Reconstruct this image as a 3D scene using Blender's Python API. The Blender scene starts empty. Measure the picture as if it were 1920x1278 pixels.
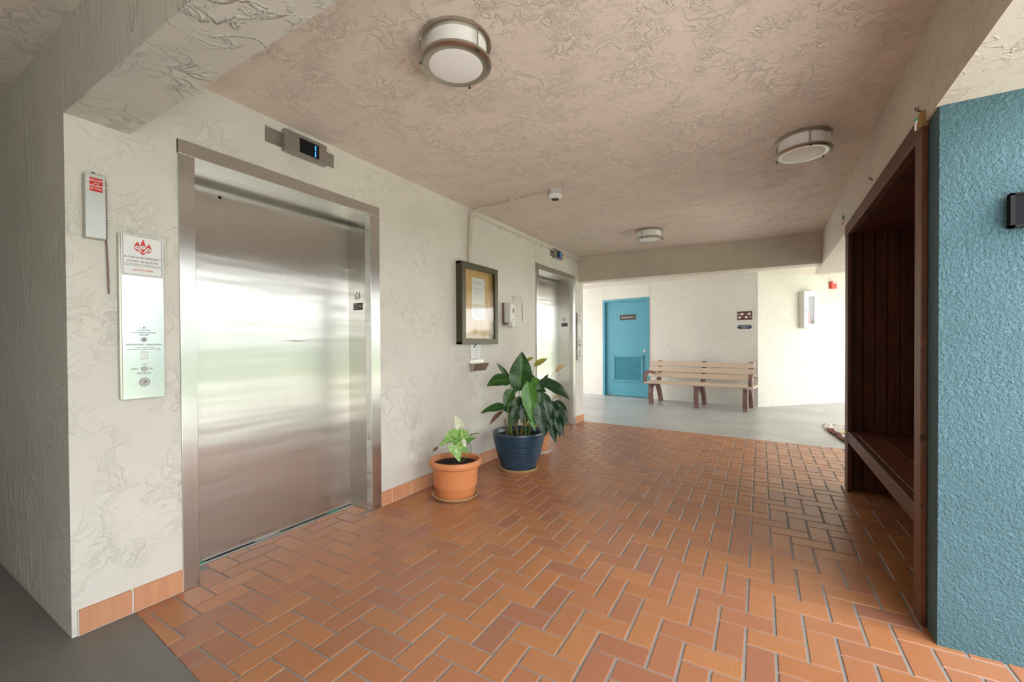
import bpy, bmesh, math, random
import numpy as np
from mathutils import Vector, Matrix
random.seed(7)
SC = bpy.context.scene
COL = SC.collection

# ------------------------------------------------------------------ camera
F_PX, YAW, PITCH, ROLL = 800.0, 0.5375236, -0.0101107, -0.0056501
CX, CY, CAMH = 960.0, 652.766, 1.217
CAM = np.array([2.48864, 0.0, CAMH])
def _basis():
    s, c = math.sin(YAW), math.cos(YAW)
    R0 = np.array([c, s, 0.]); F0 = np.array([-s, c, 0.]); U0 = np.array([0, 0, 1.])
    cp, sp = math.cos(PITCH), math.sin(PITCH)
    Fw = F0*cp + U0*sp; Up = U0*cp - F0*sp
    cr, sr = math.cos(ROLL), math.sin(ROLL)
    R = R0*cr + Up*sr; U = -R0*sr + Up*cr
    return R, U, Fw
RV, UV_, FV = _basis()
cd = bpy.data.cameras.new('camera'); cam = bpy.data.objects.new('camera', cd); COL.objects.link(cam)
cd.sensor_width = 36; cd.sensor_fit = 'HORIZONTAL'; cd.lens = F_PX/1920*36
cd.shift_y = (CY-639)/1920; cd.clip_start = .02; cd.clip_end = 500
cam.matrix_world = Matrix(((RV[0], UV_[0], -FV[0], CAM[0]), (RV[1], UV_[1], -FV[1], CAM[1]),
                           (RV[2], UV_[2], -FV[2], CAM[2]), (0, 0, 0, 1)))
SC.camera = cam
# ------------------------------------------------------------------ light: a bright overcast sky
w = bpy.data.worlds.new('sky'); SC.world = w; w.use_nodes = True
bg = w.node_tree.nodes['Background']
bg.inputs['Color'].default_value = (0.96, 0.98, 1.0, 1); bg.inputs['Strength'].default_value = 1.6
sl_ = bpy.data.lights.new('sun', 'SUN'); sl_.energy = 4.4; sl_.angle = math.radians(4); sl_.color = (1., .985, .96)
sun = bpy.data.objects.new('sun', sl_); COL.objects.link(sun)
sun.rotation_euler = Vector((-.40, -.42, -.82)).to_track_quat('-Z', 'Y').to_euler()
SC.view_settings.view_transform = 'Standard'; SC.view_settings.look = 'None'
SC.view_settings.exposure = 2.35; SC.view_settings.gamma = 1.0; SC.view_settings.use_curve_mapping = False

# ------------------------------------------------------------------ pixel -> direction helpers
def ray(px, py):
    return RV*((px-CX)/F_PX) - UV_*((py-CY)/F_PX) + FV
def onx(px, py, x=0.): r = ray(px, py); return CAM + r*((x-CAM[0])/r[0])
def ony(px, py, y): r = ray(px, py); return CAM + r*((y-CAM[1])/r[1])
def onz(px, py, z=0.): r = ray(px, py); return CAM + r*((z-CAM[2])/r[2])
def onpl(px, py, P, n):
    r = ray(px, py); P = np.array(P); n = np.array(n); return CAM + r*(((P-CAM) @ n)/(r @ n))
def facing(px, py, c, off=0.):
    c = np.array([c[0], c[1], 0.]); n = np.array([CAM[0]-c[0], CAM[1]-c[1], 0.]); n /= np.linalg.norm(n)
    return onpl(px, py, c+n*off, n)
def toward(c):
    n = np.array([CAM[0]-c[0], CAM[1]-c[1], 0.]); return n/np.linalg.norm(n)
def depth_at(px, py, y): r = ray(px, py); return CAM[0] + r[0]*(y/r[1])
def project(P):
    d = np.array(P, float) - CAM; z = d @ FV
    return CX + F_PX*(d @ RV)/z, CY - F_PX*(d @ UV_)/z, z

# ------------------------------------------------------------------ materials
MATS = {}
def nodes(name):
    m = bpy.data.materials.new(name); m.use_nodes = True
    nt = m.node_tree; return m, nt, nt.nodes['Principled BSDF']
def N(nt, t, **kw):
    n = nt.nodes.new(t)
    for k, v in kw.items():
        if k in n.inputs: n.inputs[k].default_value = v
        else: setattr(n, k, v)
    return n
def ramp(nt, src, pts):
    r = nt.nodes.new('ShaderNodeValToRGB'); e = r.color_ramp.elements
    while len(e) > len(pts): e.remove(e[-1])
    for k in range(len(e), len(pts)): e.new((k-1)/len(pts))
    for k, p_ in enumerate(sorted(range(len(pts)), key=lambda q: -pts[q][0])): e[len(pts)-1-k].position = 1-k*1e-3
    for i, (p, c) in enumerate(pts):
        e[i].position = p; e[i].color = (c, c, c, 1) if not hasattr(c, '__len__') else (*c, 1)
    nt.links.new(src, r.inputs['Fac']); return r
def maths(nt, op, a, b=None):
    n = nt.nodes.new('ShaderNodeMath'); n.operation = op
    for i, v in enumerate((a, b)):
        if v is None: continue
        if hasattr(v, 'default_value'): nt.links.new(v, n.inputs[i])
        else: n.inputs[i].default_value = v
    return n.outputs[0]
def mixc(nt, fac, a, b, blend='MIX'):
    n = nt.nodes.new('ShaderNodeMix'); n.data_type = 'RGBA'; n.blend_type = blend
    for i, v in ((0, fac), (6, a), (7, b)):
        if hasattr(v, 'default_value'): nt.links.new(v, n.inputs[i])
        elif i == 0: n.inputs[0].default_value = v
        else: n.inputs[i].default_value = (*v, 1)
    return n.outputs[2]
def coords(nt, scale=(1, 1, 1), kind='Object'):
    tc = nt.nodes.new('ShaderNodeTexCoord'); mp = nt.nodes.new('ShaderNodeMapping')
    mp.inputs['Scale'].default_value = scale; nt.links.new(tc.outputs[kind], mp.inputs['Vector']); return mp.outputs[0]
def noise(nt, vec, scale, detail=2., rough=.5, dist=0.):
    n = nt.nodes.new('ShaderNodeTexNoise'); n.inputs['Scale'].default_value = scale
    n.inputs['Detail'].default_value = detail; n.inputs['Roughness'].default_value = rough; n.inputs['Distortion'].default_value = dist
    nt.links.new(vec, n.inputs['Vector']); return n.outputs['Fac']
def bump(nt, h, strength, dist, bs):
    b = nt.nodes.new('ShaderNodeBump'); b.inputs['Strength'].default_value = strength; b.inputs['Distance'].default_value = dist
    nt.links.new(h, b.inputs['Height']); nt.links.new(b.outputs[0], bs.inputs['Normal']); return b
def plain(name, col, rough=.5, metal=0., spec=.5, var=0., bumpy=0., bscale=80.):
    if name in MATS: return MATS[name]
    m, nt, bs = nodes(name)
    bs.inputs['Base Color'].default_value = (*col, 1); bs.inputs['Roughness'].default_value = rough
    bs.inputs['Metallic'].default_value = metal; bs.inputs['Specular IOR Level'].default_value = spec
    v = coords(nt)
    n = noise(nt, v, bscale*.3, 3)
    r = ramp(nt, n, [(.3, 1-var-.02), (.7, 1+0*var)])
    c = mixc(nt, 1., col, r.outputs[0], 'MULTIPLY'); nt.links.new(c, bs.inputs['Base Color'])
    if bumpy: bump(nt, noise(nt, v, bscale, 2), bumpy, .003, bs)
    MATS[name] = m; return m
def stucco(name, col, strength=.55, scale=1., rough=.55, stretch=(1, 1, 1), spec=.35, shade_blots=()):
    m, nt, bs = nodes(name); v = coords(nt, stretch)
    bs.inputs['Roughness'].default_value = rough; bs.inputs['Specular IOR Level'].default_value = spec
    n1 = noise(nt, v, 8.5*scale, 4, .55, .7)
    line = maths(nt, 'ABSOLUTE', maths(nt, 'SUBTRACT', n1, .5))
    ridge = ramp(nt, line, [(0., 1.), (.016, .55), (.05, 0.)]).outputs[0]
    mask = ramp(nt, noise(nt, v, 3.1*scale, 2), [(.42, 0.), (.6, 1.)]).outputs[0]
    n2 = noise(nt, v, 19*scale, 4, .6, .9)
    line2 = maths(nt, 'ABSOLUTE', maths(nt, 'SUBTRACT', n2, .47))
    ridge2 = ramp(nt, line2, [(0., 1.), (.02, .4), (.06, 0.)]).outputs[0]
    mask2 = ramp(nt, noise(nt, v, 4.7*scale, 2), [(.5, 0.), (.68, 1.)]).outputs[0]
    fine = noise(nt, v, 60*scale, 3, .6)
    h = maths(nt, 'ADD', maths(nt, 'MULTIPLY', ridge, mask), maths(nt, 'MULTIPLY', maths(nt, 'MULTIPLY', ridge2, mask2), .7))
    h = maths(nt, 'ADD', h, maths(nt, 'MULTIPLY', fine, .22))
    h = maths(nt, 'ADD', h, maths(nt, 'MULTIPLY', noise(nt, v, 3.5*scale, 3), .5))
    bump(nt, h, strength, .007, bs)
    c = mixc(nt, ramp(nt, noise(nt, v, 1.6, 4), [(.35, 0.), (.7, 1.)]).outputs[0], tuple(x*.93 for x in col), col)
    for (p, r0, dark) in shade_blots:
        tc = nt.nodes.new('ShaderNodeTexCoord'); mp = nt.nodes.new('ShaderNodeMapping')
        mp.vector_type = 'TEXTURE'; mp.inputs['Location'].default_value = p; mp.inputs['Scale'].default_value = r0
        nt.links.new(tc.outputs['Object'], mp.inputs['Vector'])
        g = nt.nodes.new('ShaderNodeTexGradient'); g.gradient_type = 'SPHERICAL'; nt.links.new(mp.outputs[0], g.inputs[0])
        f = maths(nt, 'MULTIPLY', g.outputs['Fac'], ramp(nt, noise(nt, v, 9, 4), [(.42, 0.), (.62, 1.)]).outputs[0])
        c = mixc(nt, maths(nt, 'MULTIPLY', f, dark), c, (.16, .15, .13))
    nt.links.new(c, bs.inputs['Base Color']); MATS[name] = m; return m
def popcorn(name, col):
    m, nt, bs = nodes(name); v = coords(nt); bs.inputs['Roughness'].default_value = .5
    n1 = noise(nt, v, 70, 4, .7, 0.); n2 = noise(nt, v, 260, 2)
    h = maths(nt, 'ADD', ramp(nt, n1, [(.36, 0.), (.62, 1.)]).outputs[0], maths(nt, 'MULTIPLY', n2, .4))
    bump(nt, h, .95, .010, bs)
    c = mixc(nt, ramp(nt, noise(nt, v, 26, 5, .7), [(.71, 0.), (.74, 1.)]).outputs[0], col, (.55, .62, .6))
    c = mixc(nt, ramp(nt, noise(nt, v, 2.5, 4), [(.3, 0.), (.7, 1.)]).outputs[0], c, tuple(x*.86 for x in col))
    nt.links.new(c, bs.inputs['Base Color']); MATS[name] = m; return m
def steel(name, col=(.62, .61, .59), rough=.3, aniso=.85, tangent=(0, 0, 1), waves=0.):
    m, nt, bs = nodes(name); bs.inputs['Base Color'].default_value = (*col, 1); bs.inputs['Metallic'].default_value = 1
    bs.inputs['Roughness'].default_value = rough; bs.inputs['Anisotropic'].default_value = aniso
    tv = nt.nodes.new('ShaderNodeCombineXYZ')
    for i in range(3): tv.inputs[i].default_value = tangent[i]
    nt.links.new(tv.outputs[0], bs.inputs['Tangent'])
    v = coords(nt, (60, 60, .7)); n = noise(nt, v, 6, 3)
    nt.links.new(mixc(nt, ramp(nt, n, [(.3, 0.), (.7, 1.)]).outputs[0], tuple(x*.93 for x in col), col), bs.inputs['Base Color'])
    if waves:
        v2 = coords(nt, (1, .35, 3.0)); bump(nt, noise(nt, v2, 2.2, 2), waves, .02, bs)
    MATS[name] = m; return m
def wood(name, c1, c2, rough=.45, stretch=(14, 14, 1.0), spec=.5, rnd=True, bmp=.25):
    m, nt, bs = nodes(name); bs.inputs['Roughness'].default_value = rough; bs.inputs['Specular IOR Level'].default_value = spec
    tc = nt.nodes.new('ShaderNodeTexCoord'); oi = nt.nodes.new('ShaderNodeObjectInfo')
    ad = nt.nodes.new('ShaderNodeVectorMath'); ad.operation = 'ADD'; nt.links.new(tc.outputs['Object'], ad.inputs[0])
    sc_ = nt.nodes.new('ShaderNodeVectorMath'); sc_.operation = 'SCALE'; sc_.inputs[0].default_value = (3, 5, 7); nt.links.new(oi.outputs['Random'], sc_.inputs['Scale'])
    nt.links.new(sc_.outputs[0], ad.inputs[1])
    mp = nt.nodes.new('ShaderNodeMapping'); mp.inputs['Scale'].default_value = stretch; nt.links.new(ad.outputs[0], mp.inputs[0])
    n = noise(nt, mp.outputs[0], 3., 5, .6, 1.2)
    mp2 = nt.nodes.new('ShaderNodeMapping'); mp2.inputs['Scale'].default_value = tuple(min(x, 4) for x in stretch); nt.links.new(ad.outputs[0], mp2.inputs[0])
    kn = ramp(nt, noise(nt, mp2.outputs[0], 3.3, 1), [(.72, 0.), (.78, 1.)]).outputs[0]
    c = mixc(nt, ramp(nt, n, [(.35, 0.), (.65, 1.)]).outputs[0], c1, c2)
    c = mixc(nt, kn, c, tuple(x*.35 for x in c1))
    if rnd:
        br = maths(nt, 'ADD', maths(nt, 'MULTIPLY', oi.outputs['Random'], .45), .75)
        cb = nt.nodes.new('ShaderNodeCombineColor')
        for i in range(3): nt.links.new(br, cb.inputs[i])
        c = mixc(nt, 1., c, cb.outputs[0], 'MULTIPLY')
    nt.links.new(c, bs.inputs['Base Color']); bump(nt, n, bmp, .003, bs); MATS[name] = m; return m
def tile_mat(name, ramp_cols, rough=.42):
    m, nt, bs = nodes(name); bs.inputs['Specular IOR Level'].default_value = .5
    oi = nt.nodes.new('ShaderNodeObjectInfo'); ge = nt.nodes.new('ShaderNodeNewGeometry')
    rnd = maths(nt, 'FRACT', maths(nt, 'ADD', oi.outputs['Random'], ge.outputs['Random Per Island']))
    c = ramp(nt, rnd, [(i/(len(ramp_cols)-1), q) for i, q in enumerate(ramp_cols)]).outputs[0]
    gp = nt.nodes.new('ShaderNodeNewGeometry')
    v1 = coords(nt, (1, 1, 1)); pv = nt.nodes.new('ShaderNodeVectorMath'); pv.operation = 'ADD'
    nt.links.new(gp.outputs['Position'], pv.inputs[0]); pv.inputs[1].default_value = (0, 0, 0)
    st = noise(nt, coords(nt, (38, 9, 1)), 2.2, 3, .6)
    sp = noise(nt, pv.outputs[0], 260, 2, .6); bl = noise(nt, pv.outputs[0], 9, 4, .6)
    c = mixc(nt, maths(nt, 'MULTIPLY', ramp(nt, st, [(.35, 1.), (.7, 0.)]).outputs[0], .28), c, (.27, .12, .055))
    c = mixc(nt, ramp(nt, sp, [(.6, 0.), (.85, .2)]).outputs[0], c, (.24, .11, .06))
    nt.links.new(c, bs.inputs['Base Color'])
    bs.inputs['Roughness'].default_value = rough
    bump(nt, maths(nt, 'ADD', st, sp), .12, .002, bs); MATS[name] = m; return m
def concrete(name, col, rough=.4):
    m, nt, bs = nodes(name); v = coords(nt)
    a = ramp(nt, noise(nt, v, 1.3, 6, .65, .5), [(.3, 0.), (.7, 1.)]).outputs[0]
    c = mixc(nt, a, tuple(x*.78 for x in col), col)
    b = ramp(nt, noise(nt, coords(nt, (1, 5, 1)), 7, 5, .7), [(.45, 0.), (.8, 1.)]).outputs[0]
    c = mixc(nt, maths(nt, 'MULTIPLY', b, .3), c, tuple(min(1, x*1.25) for x in col))
    nt.links.new(c, bs.inputs['Base Color'])
    nt.links.new(ramp(nt, a, [(0., rough+.1), (1., rough-.08)]).outputs[0], bs.inputs['Roughness'])
    bump(nt, noise(nt, v, 45, 4), .12, .004, bs); MATS[name] = m; return m
def leafmat(name, c1, c2, rib, rough=.35, varieg=None):
    m, nt, bs = nodes(name); bs.inputs['Roughness'].default_value = rough
    uv = nt.nodes.new('ShaderNodeUVMap'); sx = nt.nodes.new('ShaderNodeSeparateXYZ'); nt.links.new(uv.outputs[0], sx.inputs[0])
    u = maths(nt, 'ABSOLUTE', maths(nt, 'SUBTRACT', sx.outputs[0], .5))
    mid = ramp(nt, u, [(0., 1.), (.03, .6), (.06, 0.)]).outputs[0]
    ph = maths(nt, 'SINE', maths(nt, 'MULTIPLY', maths(nt, 'SUBTRACT', sx.outputs[1], maths(nt, 'MULTIPLY', u, .5)), 75.))
    vein = ramp(nt, ph, [(.75, 0.), (1., 1.)]).outputs[0]
    v = coords(nt); n = ramp(nt, noise(nt, v, 14, 3), [(.35, 0.), (.7, 1.)]).outputs[0]
    c = mixc(nt, n, c1, c2)
    if varieg:
        k = ramp(nt, noise(nt, v, 42, 3, .6, .5), [(.48, 0.), (.6, 1.)]).outputs[0]; c = mixc(nt, k, c, varieg)
    c = mixc(nt, maths(nt, 'MULTIPLY', vein, .22), c, rib); c = mixc(nt, maths(nt, 'MULTIPLY', mid, .75), c, rib)
    nt.links.new(c, bs.inputs['Base Color']); bump(nt, maths(nt, 'MULTIPLY', ph, .5), .25, .003, bs)
    bs.inputs['Subsurface Weight'].default_value = 0.0
    MATS[name] = m; return m
def emit(name, col, s):
    m, nt, bs = nodes(name); bs.inputs['Base Color'].default_value = (*col, 1)
    bs.inputs['Emission Color'].default_value = (*col, 1); bs.inputs['Emission Strength'].default_value = s; MATS[name] = m; return m
def glassy(name, col=(.9, .95, .92), alpha=.12, rough=.05):
    m, nt, bs = nodes(name); out = nt.nodes['Material Output']
    tr = nt.nodes.new('ShaderNodeBsdfTransparent'); tr.inputs[0].default_value = (*col, 1)
    gl = nt.nodes.new('ShaderNodeBsdfGlossy'); gl.inputs['Roughness'].default_value = rough
    mx = nt.nodes.new('ShaderNodeMixShader'); mx.inputs[0].default_value = alpha
    nt.links.new(tr.outputs[0], mx.inputs[1]); nt.links.new(gl.outputs[0], mx.inputs[2]); nt.links.new(mx.outputs[0], out.inputs[0])
    MATS[name] = m; return m

WALLC = (.69, .665, .61)
M_wall = stucco('stucco_wall', WALLC, .6, shade_blots=[((0, 2.62, .52), (.3, .16, .36), .34), ((0, 3.25, .95), (.3, .3, .34), .16), ((0, 3.5, .75), (.3, .3, .3), .16), ((0, 2.66, .28), (.3, .2, .3), .25)])  # grey shadow blotches beside the plants, painted into the wall colour
M_wall_side = stucco('stucco_side', WALLC, 1., 1., .45, (1, 1, .28))
M_ceil = stucco('stucco_ceiling', (.80, .705, .62), .7, 1.8, .5)
M_beam = stucco('stucco_beam', (.70, .635, .54), .6, 1.4, .55)
M_far = stucco('stucco_far', (.70, .67, .615), .6, 1.)
M_blue = popcorn('stucco_blue', (.105, .232, .28))
M_bluedoor = plain('blue_paint', (.075, .30, .40), .38, bumpy=.05)
M_grout = concrete('grout', (.34, .32, .305), .8)
M_grout_pale = plain('pale_grout', (.66, .6, .53), .8)
M_tile = tile_mat('quarry_tile', [(.44, .175, .075), (.51, .22, .092), (.38, .155, .092), (.50, .215, .088), (.45, .185, .088), (.39, .165, .105)], .36)
M_base = tile_mat('base_tile', [(.60, .285, .155), (.66, .33, .185), (.57, .26, .14)], .5)
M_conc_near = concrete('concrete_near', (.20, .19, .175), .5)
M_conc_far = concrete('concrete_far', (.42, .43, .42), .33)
M_steel_door = steel('brushed_steel_door', (.68, .665, .635), .31, 1.0, (0, 1, 0), .16)
M_steel = steel('brushed_steel_frame', (.64, .63, .605), .3, .95, (0, 1, 0), .05)
M_steel_r = steel('brushed_steel_reveal', (.62, .60, .555), .3, .95, (1, 0, 0), .05)
M_steel_h = steel('brushed_steel_head', (.60, .59, .56), .3, .7, (0, 1, 0))
M_panel = steel('brushed_steel_panel', (.66, .66, .64), .24, .8, (0, 1, 0), .03)
M_nickel = plain('brushed_nickel', (.50, .47, .41), .32, 1.)
M_greymetal = plain('grey_steel', (.42, .41, .39), .38, 1.)
M_alu = plain('aluminium', (.55, .55, .53), .35, 1.)
M_black = plain('black', (.010, .010, .011), .45, spec=.15)
M_dark = plain('dark_gap', (.03, .03, .03), .8)
M_white = plain('white_plastic', (.78, .78, .75), .4)
M_diff = plain('white_diffuser', (.88, .88, .87), .35)
M_cond = plain('painted_conduit', (.62, .56, .47), .5)
M_red = plain('red_label', (.55, .02, .02), .45)
M_redbox = plain('red_alarm', (.62, .05, .03), .35)
M_sign = plain('sign_white', (.78, .79, .79), .4)
M_ink = plain('ink_dark', (.05, .05, .055), .6)
M_inkgrey = plain('ink_grey', (.45, .45, .46), .6)
M_inkred = plain('ink_red', (.62, .05, .04), .5)
M_lett = plain('lettering_white', (.85, .83, .8), .5)
M_bronze = plain('bronze_frame', (.085, .075, .05), .38, .55)
M_ply = wood('plywood', (.62, .36, .12), (.72, .47, .19), .5, (1, 9, 1.6), .4, False, .05)
M_paper = plain('paper', (.82, .82, .81), .7)
M_glass = glassy('clear_glass', (.95, .96, .95), .05)
M_acry = glassy('acrylic', (.96, .96, .94), .12, .15)
M_wood = wood('dark_cedar', (.065, .017, .007), (.115, .034, .013), .5)
M_wood_y = wood('dark_cedar_rail', (.095, .028, .012), (.15, .05, .022), .5, (14, 1, 14))
M_wood_x = wood('dark_cedar_ceiling', (.065, .017, .007), (.11, .032, .013), .5, (1, 14, 14))
M_rough = wood('rough_sawn_post', (.13, .045, .02), (.20, .078, .042), .5, (30, 30, 6), .6, False, .8)
M_pale = wood('pale_end_wood', (.36, .21, .09), (.45, .27, .12), .7, (20, 20, 5), .3, False)
M_terra = plain('terracotta_plastic', (.66, .245, .095), .45, bumpy=.05)
M_terra2 = plain('terracotta_clay', (.60, .27, .13), .6)
M_saucer = plain('tan_saucer', (.62, .45, .22), .35)
M_saucerw = plain('white_saucer', (.72, .70, .66), .4)
M_bluepot = plain('blue_glaze', (.034, .068, .112), .28, var=.1)
M_soil = plain('soil', (.028, .018, .013), .95, var=.6, bumpy=1., bscale=160)
M_leaf = leafmat('lily_leaf', (.012, .062, .010), (.022, .105, .012), (.10, .26, .05), .3)
M_leafb = leafmat('lily_leaf_bright', (.05, .20, .018), (.085, .27, .03), (.2, .42, .1), .32)
M_leafd = leafmat('dark_leaf', (.010, .045, .016), (.016, .07, .022), (.05, .13, .05), .28)
M_leafy = leafmat('yellow_leaf', (.30, .28, .03), (.40, .36, .07), (.45, .45, .12), .5)
M_leaft = leafmat('tan_spathe', (.55, .40, .17), (.62, .48, .25), (.6, .5, .3), .6)
M_brownleaf = leafmat('brown_leaf', (.10, .05, .02), (.16, .08, .035), (.15, .08, .04), .7)
M_syn = leafmat('syngonium_leaf', (.13, .34, .045), (.24, .47, .09), (.55, .68, .3), .4, (.42, .58, .22))
M_syng = leafmat('syngonium_dark', (.07, .22, .03), (.12, .32, .05), (.3, .5, .15), .4)
M_synw = leafmat('syngonium_white', (.62, .68, .48), (.78, .80, .66), (.7, .75, .55), .45)
M_stem = plain('green_stem', (.10, .19, .04), .5)
M_stemb = plain('brown_stem', (.16, .09, .045), .8)
M_slat = plain('tan_slat', (.62, .49, .38), .55, var=.1)
M_leg = plain('mauve_brown_leg', (.21, .115, .10), .5, var=.1)
M_lava = plain('lava_rock', (.26, .11, .085), .9, var=.4, bumpy=.8)
M_sunrock = plain('sunlit_rock', (.85, .78, .74), .9, var=.3)  # pale tone paints sunlight onto the rocks
M_grass = plain('lawn', (.14, .20, .06), .9, var=.4)
M_pave = concrete('paving', (.66, .64, .60), .7)
M_hedge = plain('hedge_leaf', (.10, .19, .055), .6, var=.4)
M_led = emit('blue_segment', (.02, .16, 1.), 1.1)
M_green = plain('green_strip', (.02, .42, .25), .4)
M_oliv = plain('olive_plastic', (.36, .33, .22), .4)

# ------------------------------------------------------------------ mesh builder
class MB:
    def __init__(s, T=None): s.v = []; s.f = []; s.T = T
    def add(s, vs, fs):
        n = len(s.v)
        if s.T is not None: vs = [tuple(s.T @ Vector(q)) for q in vs]
        s.v += [tuple(q) for q in vs]; s.f += [tuple(i+n for i in f) for f in fs]; return s
    def box(s, x0, x1, y0, y1, z0, z1):
        x0, x1 = sorted((x0, x1)); y0, y1 = sorted((y0, y1)); z0, z1 = sorted((z0, z1))
        return s.add([(x0, y0, z0), (x1, y0, z0), (x1, y1, z0), (x0, y1, z0), (x0, y0, z1), (x1, y0, z1), (x1, y1, z1), (x0, y1, z1)],
                     [(0, 3, 2, 1), (4, 5, 6, 7), (0, 1, 5, 4), (1, 2, 6, 5), (2, 3, 7, 6), (3, 0, 4, 7)])
    def lathe(s, prof, c=(0, 0, 0), seg=40, axis='z'):
        vs, fs = [], []
        k = len(prof)
        for i in range(seg):
            a = 2*math.pi*i/seg
            for r, z in prof:
                p = (r*math.cos(a), r*math.sin(a), z)
                if axis == 'x': p = (z, r*math.cos(a), r*math.sin(a))
                if axis == 'y': p = (r*math.cos(a), z, r*math.sin(a))
                vs.append((p[0]+c[0], p[1]+c[1], p[2]+c[2]))
        for i in range(seg):
            j = (i+1) % seg
            for q in range(k-1): fs.append((i*k+q, j*k+q, j*k+q+1, i*k+q+1))
        if prof[0][0] > 1e-6: fs.append(tuple(i*k for i in range(seg))[::-1])
        if prof[-1][0] > 1e-6: fs.append(tuple(i*k+k-1 for i in range(seg)))
        return s.add(vs, fs)
    def tube(s, pts, r, seg=8):
        P = [Vector(p) for p in pts]; n = len(P); vs, fs = [], []; ref = None
        for i in range(n):
            t = (P[min(i+1, n-1)]-P[max(i-1, 0)]).normalized()
            if ref is None: ref = t.orthogonal().normalized()
            ref = (ref - t*ref.dot(t)).normalized(); b = t.cross(ref)
            rr = r[i] if hasattr(r, '__len__') else r
            for k in range(seg):
                a = 2*math.pi*k/seg; vs.append(P[i]+(ref*math.cos(a)+b*math.sin(a))*rr)
        for i in range(n-1):
            for k in range(seg):
                k2 = (k+1) % seg; fs.append((i*seg+k, i*seg+k2, (i+1)*seg+k2, (i+1)*seg+k))
        fs.append(tuple(range(seg))[::-1]); fs.append(tuple((n-1)*seg+k for k in range(seg)))
        return s.add(vs, fs)
    def prism(s, poly, h0, h1, map3):
        n = len(poly); vs = [map3(a, b, h0) for a, b in poly]+[map3(a, b, h1) for a, b in poly]
        return s.add(vs, [tuple(range(n))[::-1], tuple(range(n, 2*n))]+[(i, (i+1) % n, n+(i+1) % n, n+i) for i in range(n)])
    def build(s, name, mat, parent=None, bevel=0., smooth=False, seg=2):
        me = bpy.data.meshes.new(name); me.from_pydata(s.v, [], s.f)
        bm = bmesh.new(); bm.from_mesh(me); bmesh.ops.recalc_face_normals(bm, faces=bm.faces)
        if bevel:
            bmesh.ops.bevel(bm, geom=[e for e in bm.edges if len(e.link_faces) == 2 and e.calc_face_angle(0) > .6], offset=bevel, segments=seg, affect='EDGES', profile=.5)
        bm.to_mesh(me); bm.free()
        if smooth:
            me.polygons.foreach_set('use_smooth', [True]*len(me.polygons))
            try: me.set_sharp_from_angle(angle=.7)
            except Exception: pass
        me.materials.append(mat)
        return link(bpy.data.objects.new(name, me), parent)
def link(o, parent=None):
    COL.objects.link(o)
    if parent is not None:
        o.parent = parent; o.matrix_parent_inverse = WORLD.get(parent.name, Matrix.Identity(4)).inverted()
    return o
WORLD = {}
def thing(name, label, cat, loc, group=None):
    o = bpy.data.objects.new(name, None); COL.objects.link(o); o.location = loc; o.empty_display_size = .05
    WORLD[o.name] = Matrix.Translation(Vector(loc)); return tag(o, label, cat, group)
def tag(o, label, cat, group=None):
    o['label'] = label; o['category'] = cat
    if group: o['group'] = group
    return o
def struct(o, label=None):
    o['kind'] = 'structure'
    if label: o['label'] = label
    return o
def B(x0, x1, y0, y1, z0, z1): return MB().box(x0, x1, y0, y1, z0, z1)
def text(name, body, size, pos, right, up, mat, parent, align='CENTER', xs=1., depth=.0004):
    cu = bpy.data.curves.new(name, 'FONT'); cu.body = body; cu.size = size; cu.align_x = align; cu.align_y = 'CENTER'; cu.extrude = depth; cu.resolution_u = 3
    t = bpy.data.objects.new('tmp', cu); COL.objects.link(t)
    me = bpy.data.meshes.new_from_object(t.evaluated_get(bpy.context.evaluated_depsgraph_get()))
    bpy.data.objects.remove(t); bpy.data.curves.remove(cu)
    r = Vector(right).normalized(); u = Vector(up).normalized(); n = r.cross(u)
    M = Matrix(((r.x*xs, u.x, n.x, pos[0]), (r.y*xs, u.y, n.y, pos[1]), (r.z*xs, u.z, n.z, pos[2]), (0, 0, 0, 1)))
    me.transform(M); me.name = name; me.materials.clear(); me.materials.append(mat)
    return link(bpy.data.objects.new(name, me), parent)
YR, XR, ZU = (0, 1, 0), (1, 0, 0), (0, 0, 1)

# ================================================================== THE SETTING
CEIL = 2.545; WEND = 6.37; BEAM = 2.17
E1 = (.97, 2.235); E2 = (4.765, 6.025); ETOP = 2.235; REC = .235
# elevator wall (x = 0), with two portals and two control joints
m = MB(); T = -.32
m.box(T, 0, .575, E1[0]+.01, -.05, CEIL+.05); m.box(T, 0, E1[0]+.01, E1[1]-.01, ETOP-.01, CEIL+.05)
m.box(T, 0, E1[1]-.01, 4.745, -.05, CEIL+.05); m.box(T, -.012, 4.745, 4.752, -.05, CEIL+.05)
m.box(T, 0, 4.752, E2[0]+.01, -.05, CEIL+.05); m.box(T, 0, E2[0]+.01, E2[1]-.01, ETOP-.01, CEIL+.05); m.box(T, 0, E2[1]-.01, WEND, -.05, CEIL+.05)
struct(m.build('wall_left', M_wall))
struct(B(-5, -.0005, .5755, .80, -.05, 2.9).build('wall_near_left', M_wall_side))
struct(B(-5, -.01, WEND-.25, WEND-.001, -.05, 2.9).build('wall_core_far', M_far))
struct(B(-5, 3.9, -2.2, 6.36, CEIL, 2.9).build('ceiling', M_ceil))
struct(B(-3.6, 3.9, 6.36, 13, CEIL, 2.9).build('ceiling', M_ceil))
struct(B(-.01, 3.09, .5755, .788, BEAM+.01, CEIL+.02).build('trim_1', M_wall_side))                    # cross beam by the near walkway
struct(B(3.068, 3.5, -2.2, 7.2, 2.15, CEIL+.02).build('trim_2', M_beam))                            # long beam on the open side
P0, P1 = onz(1088, 482, CEIL), onz(1537, 435, CEIL)
dr = (P1-P0)/np.linalg.norm(P1-P0); a0 = P0-dr*.35; a1 = P1+dr*.1; nn = np.array([-dr[1], dr[0], 0])
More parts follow.
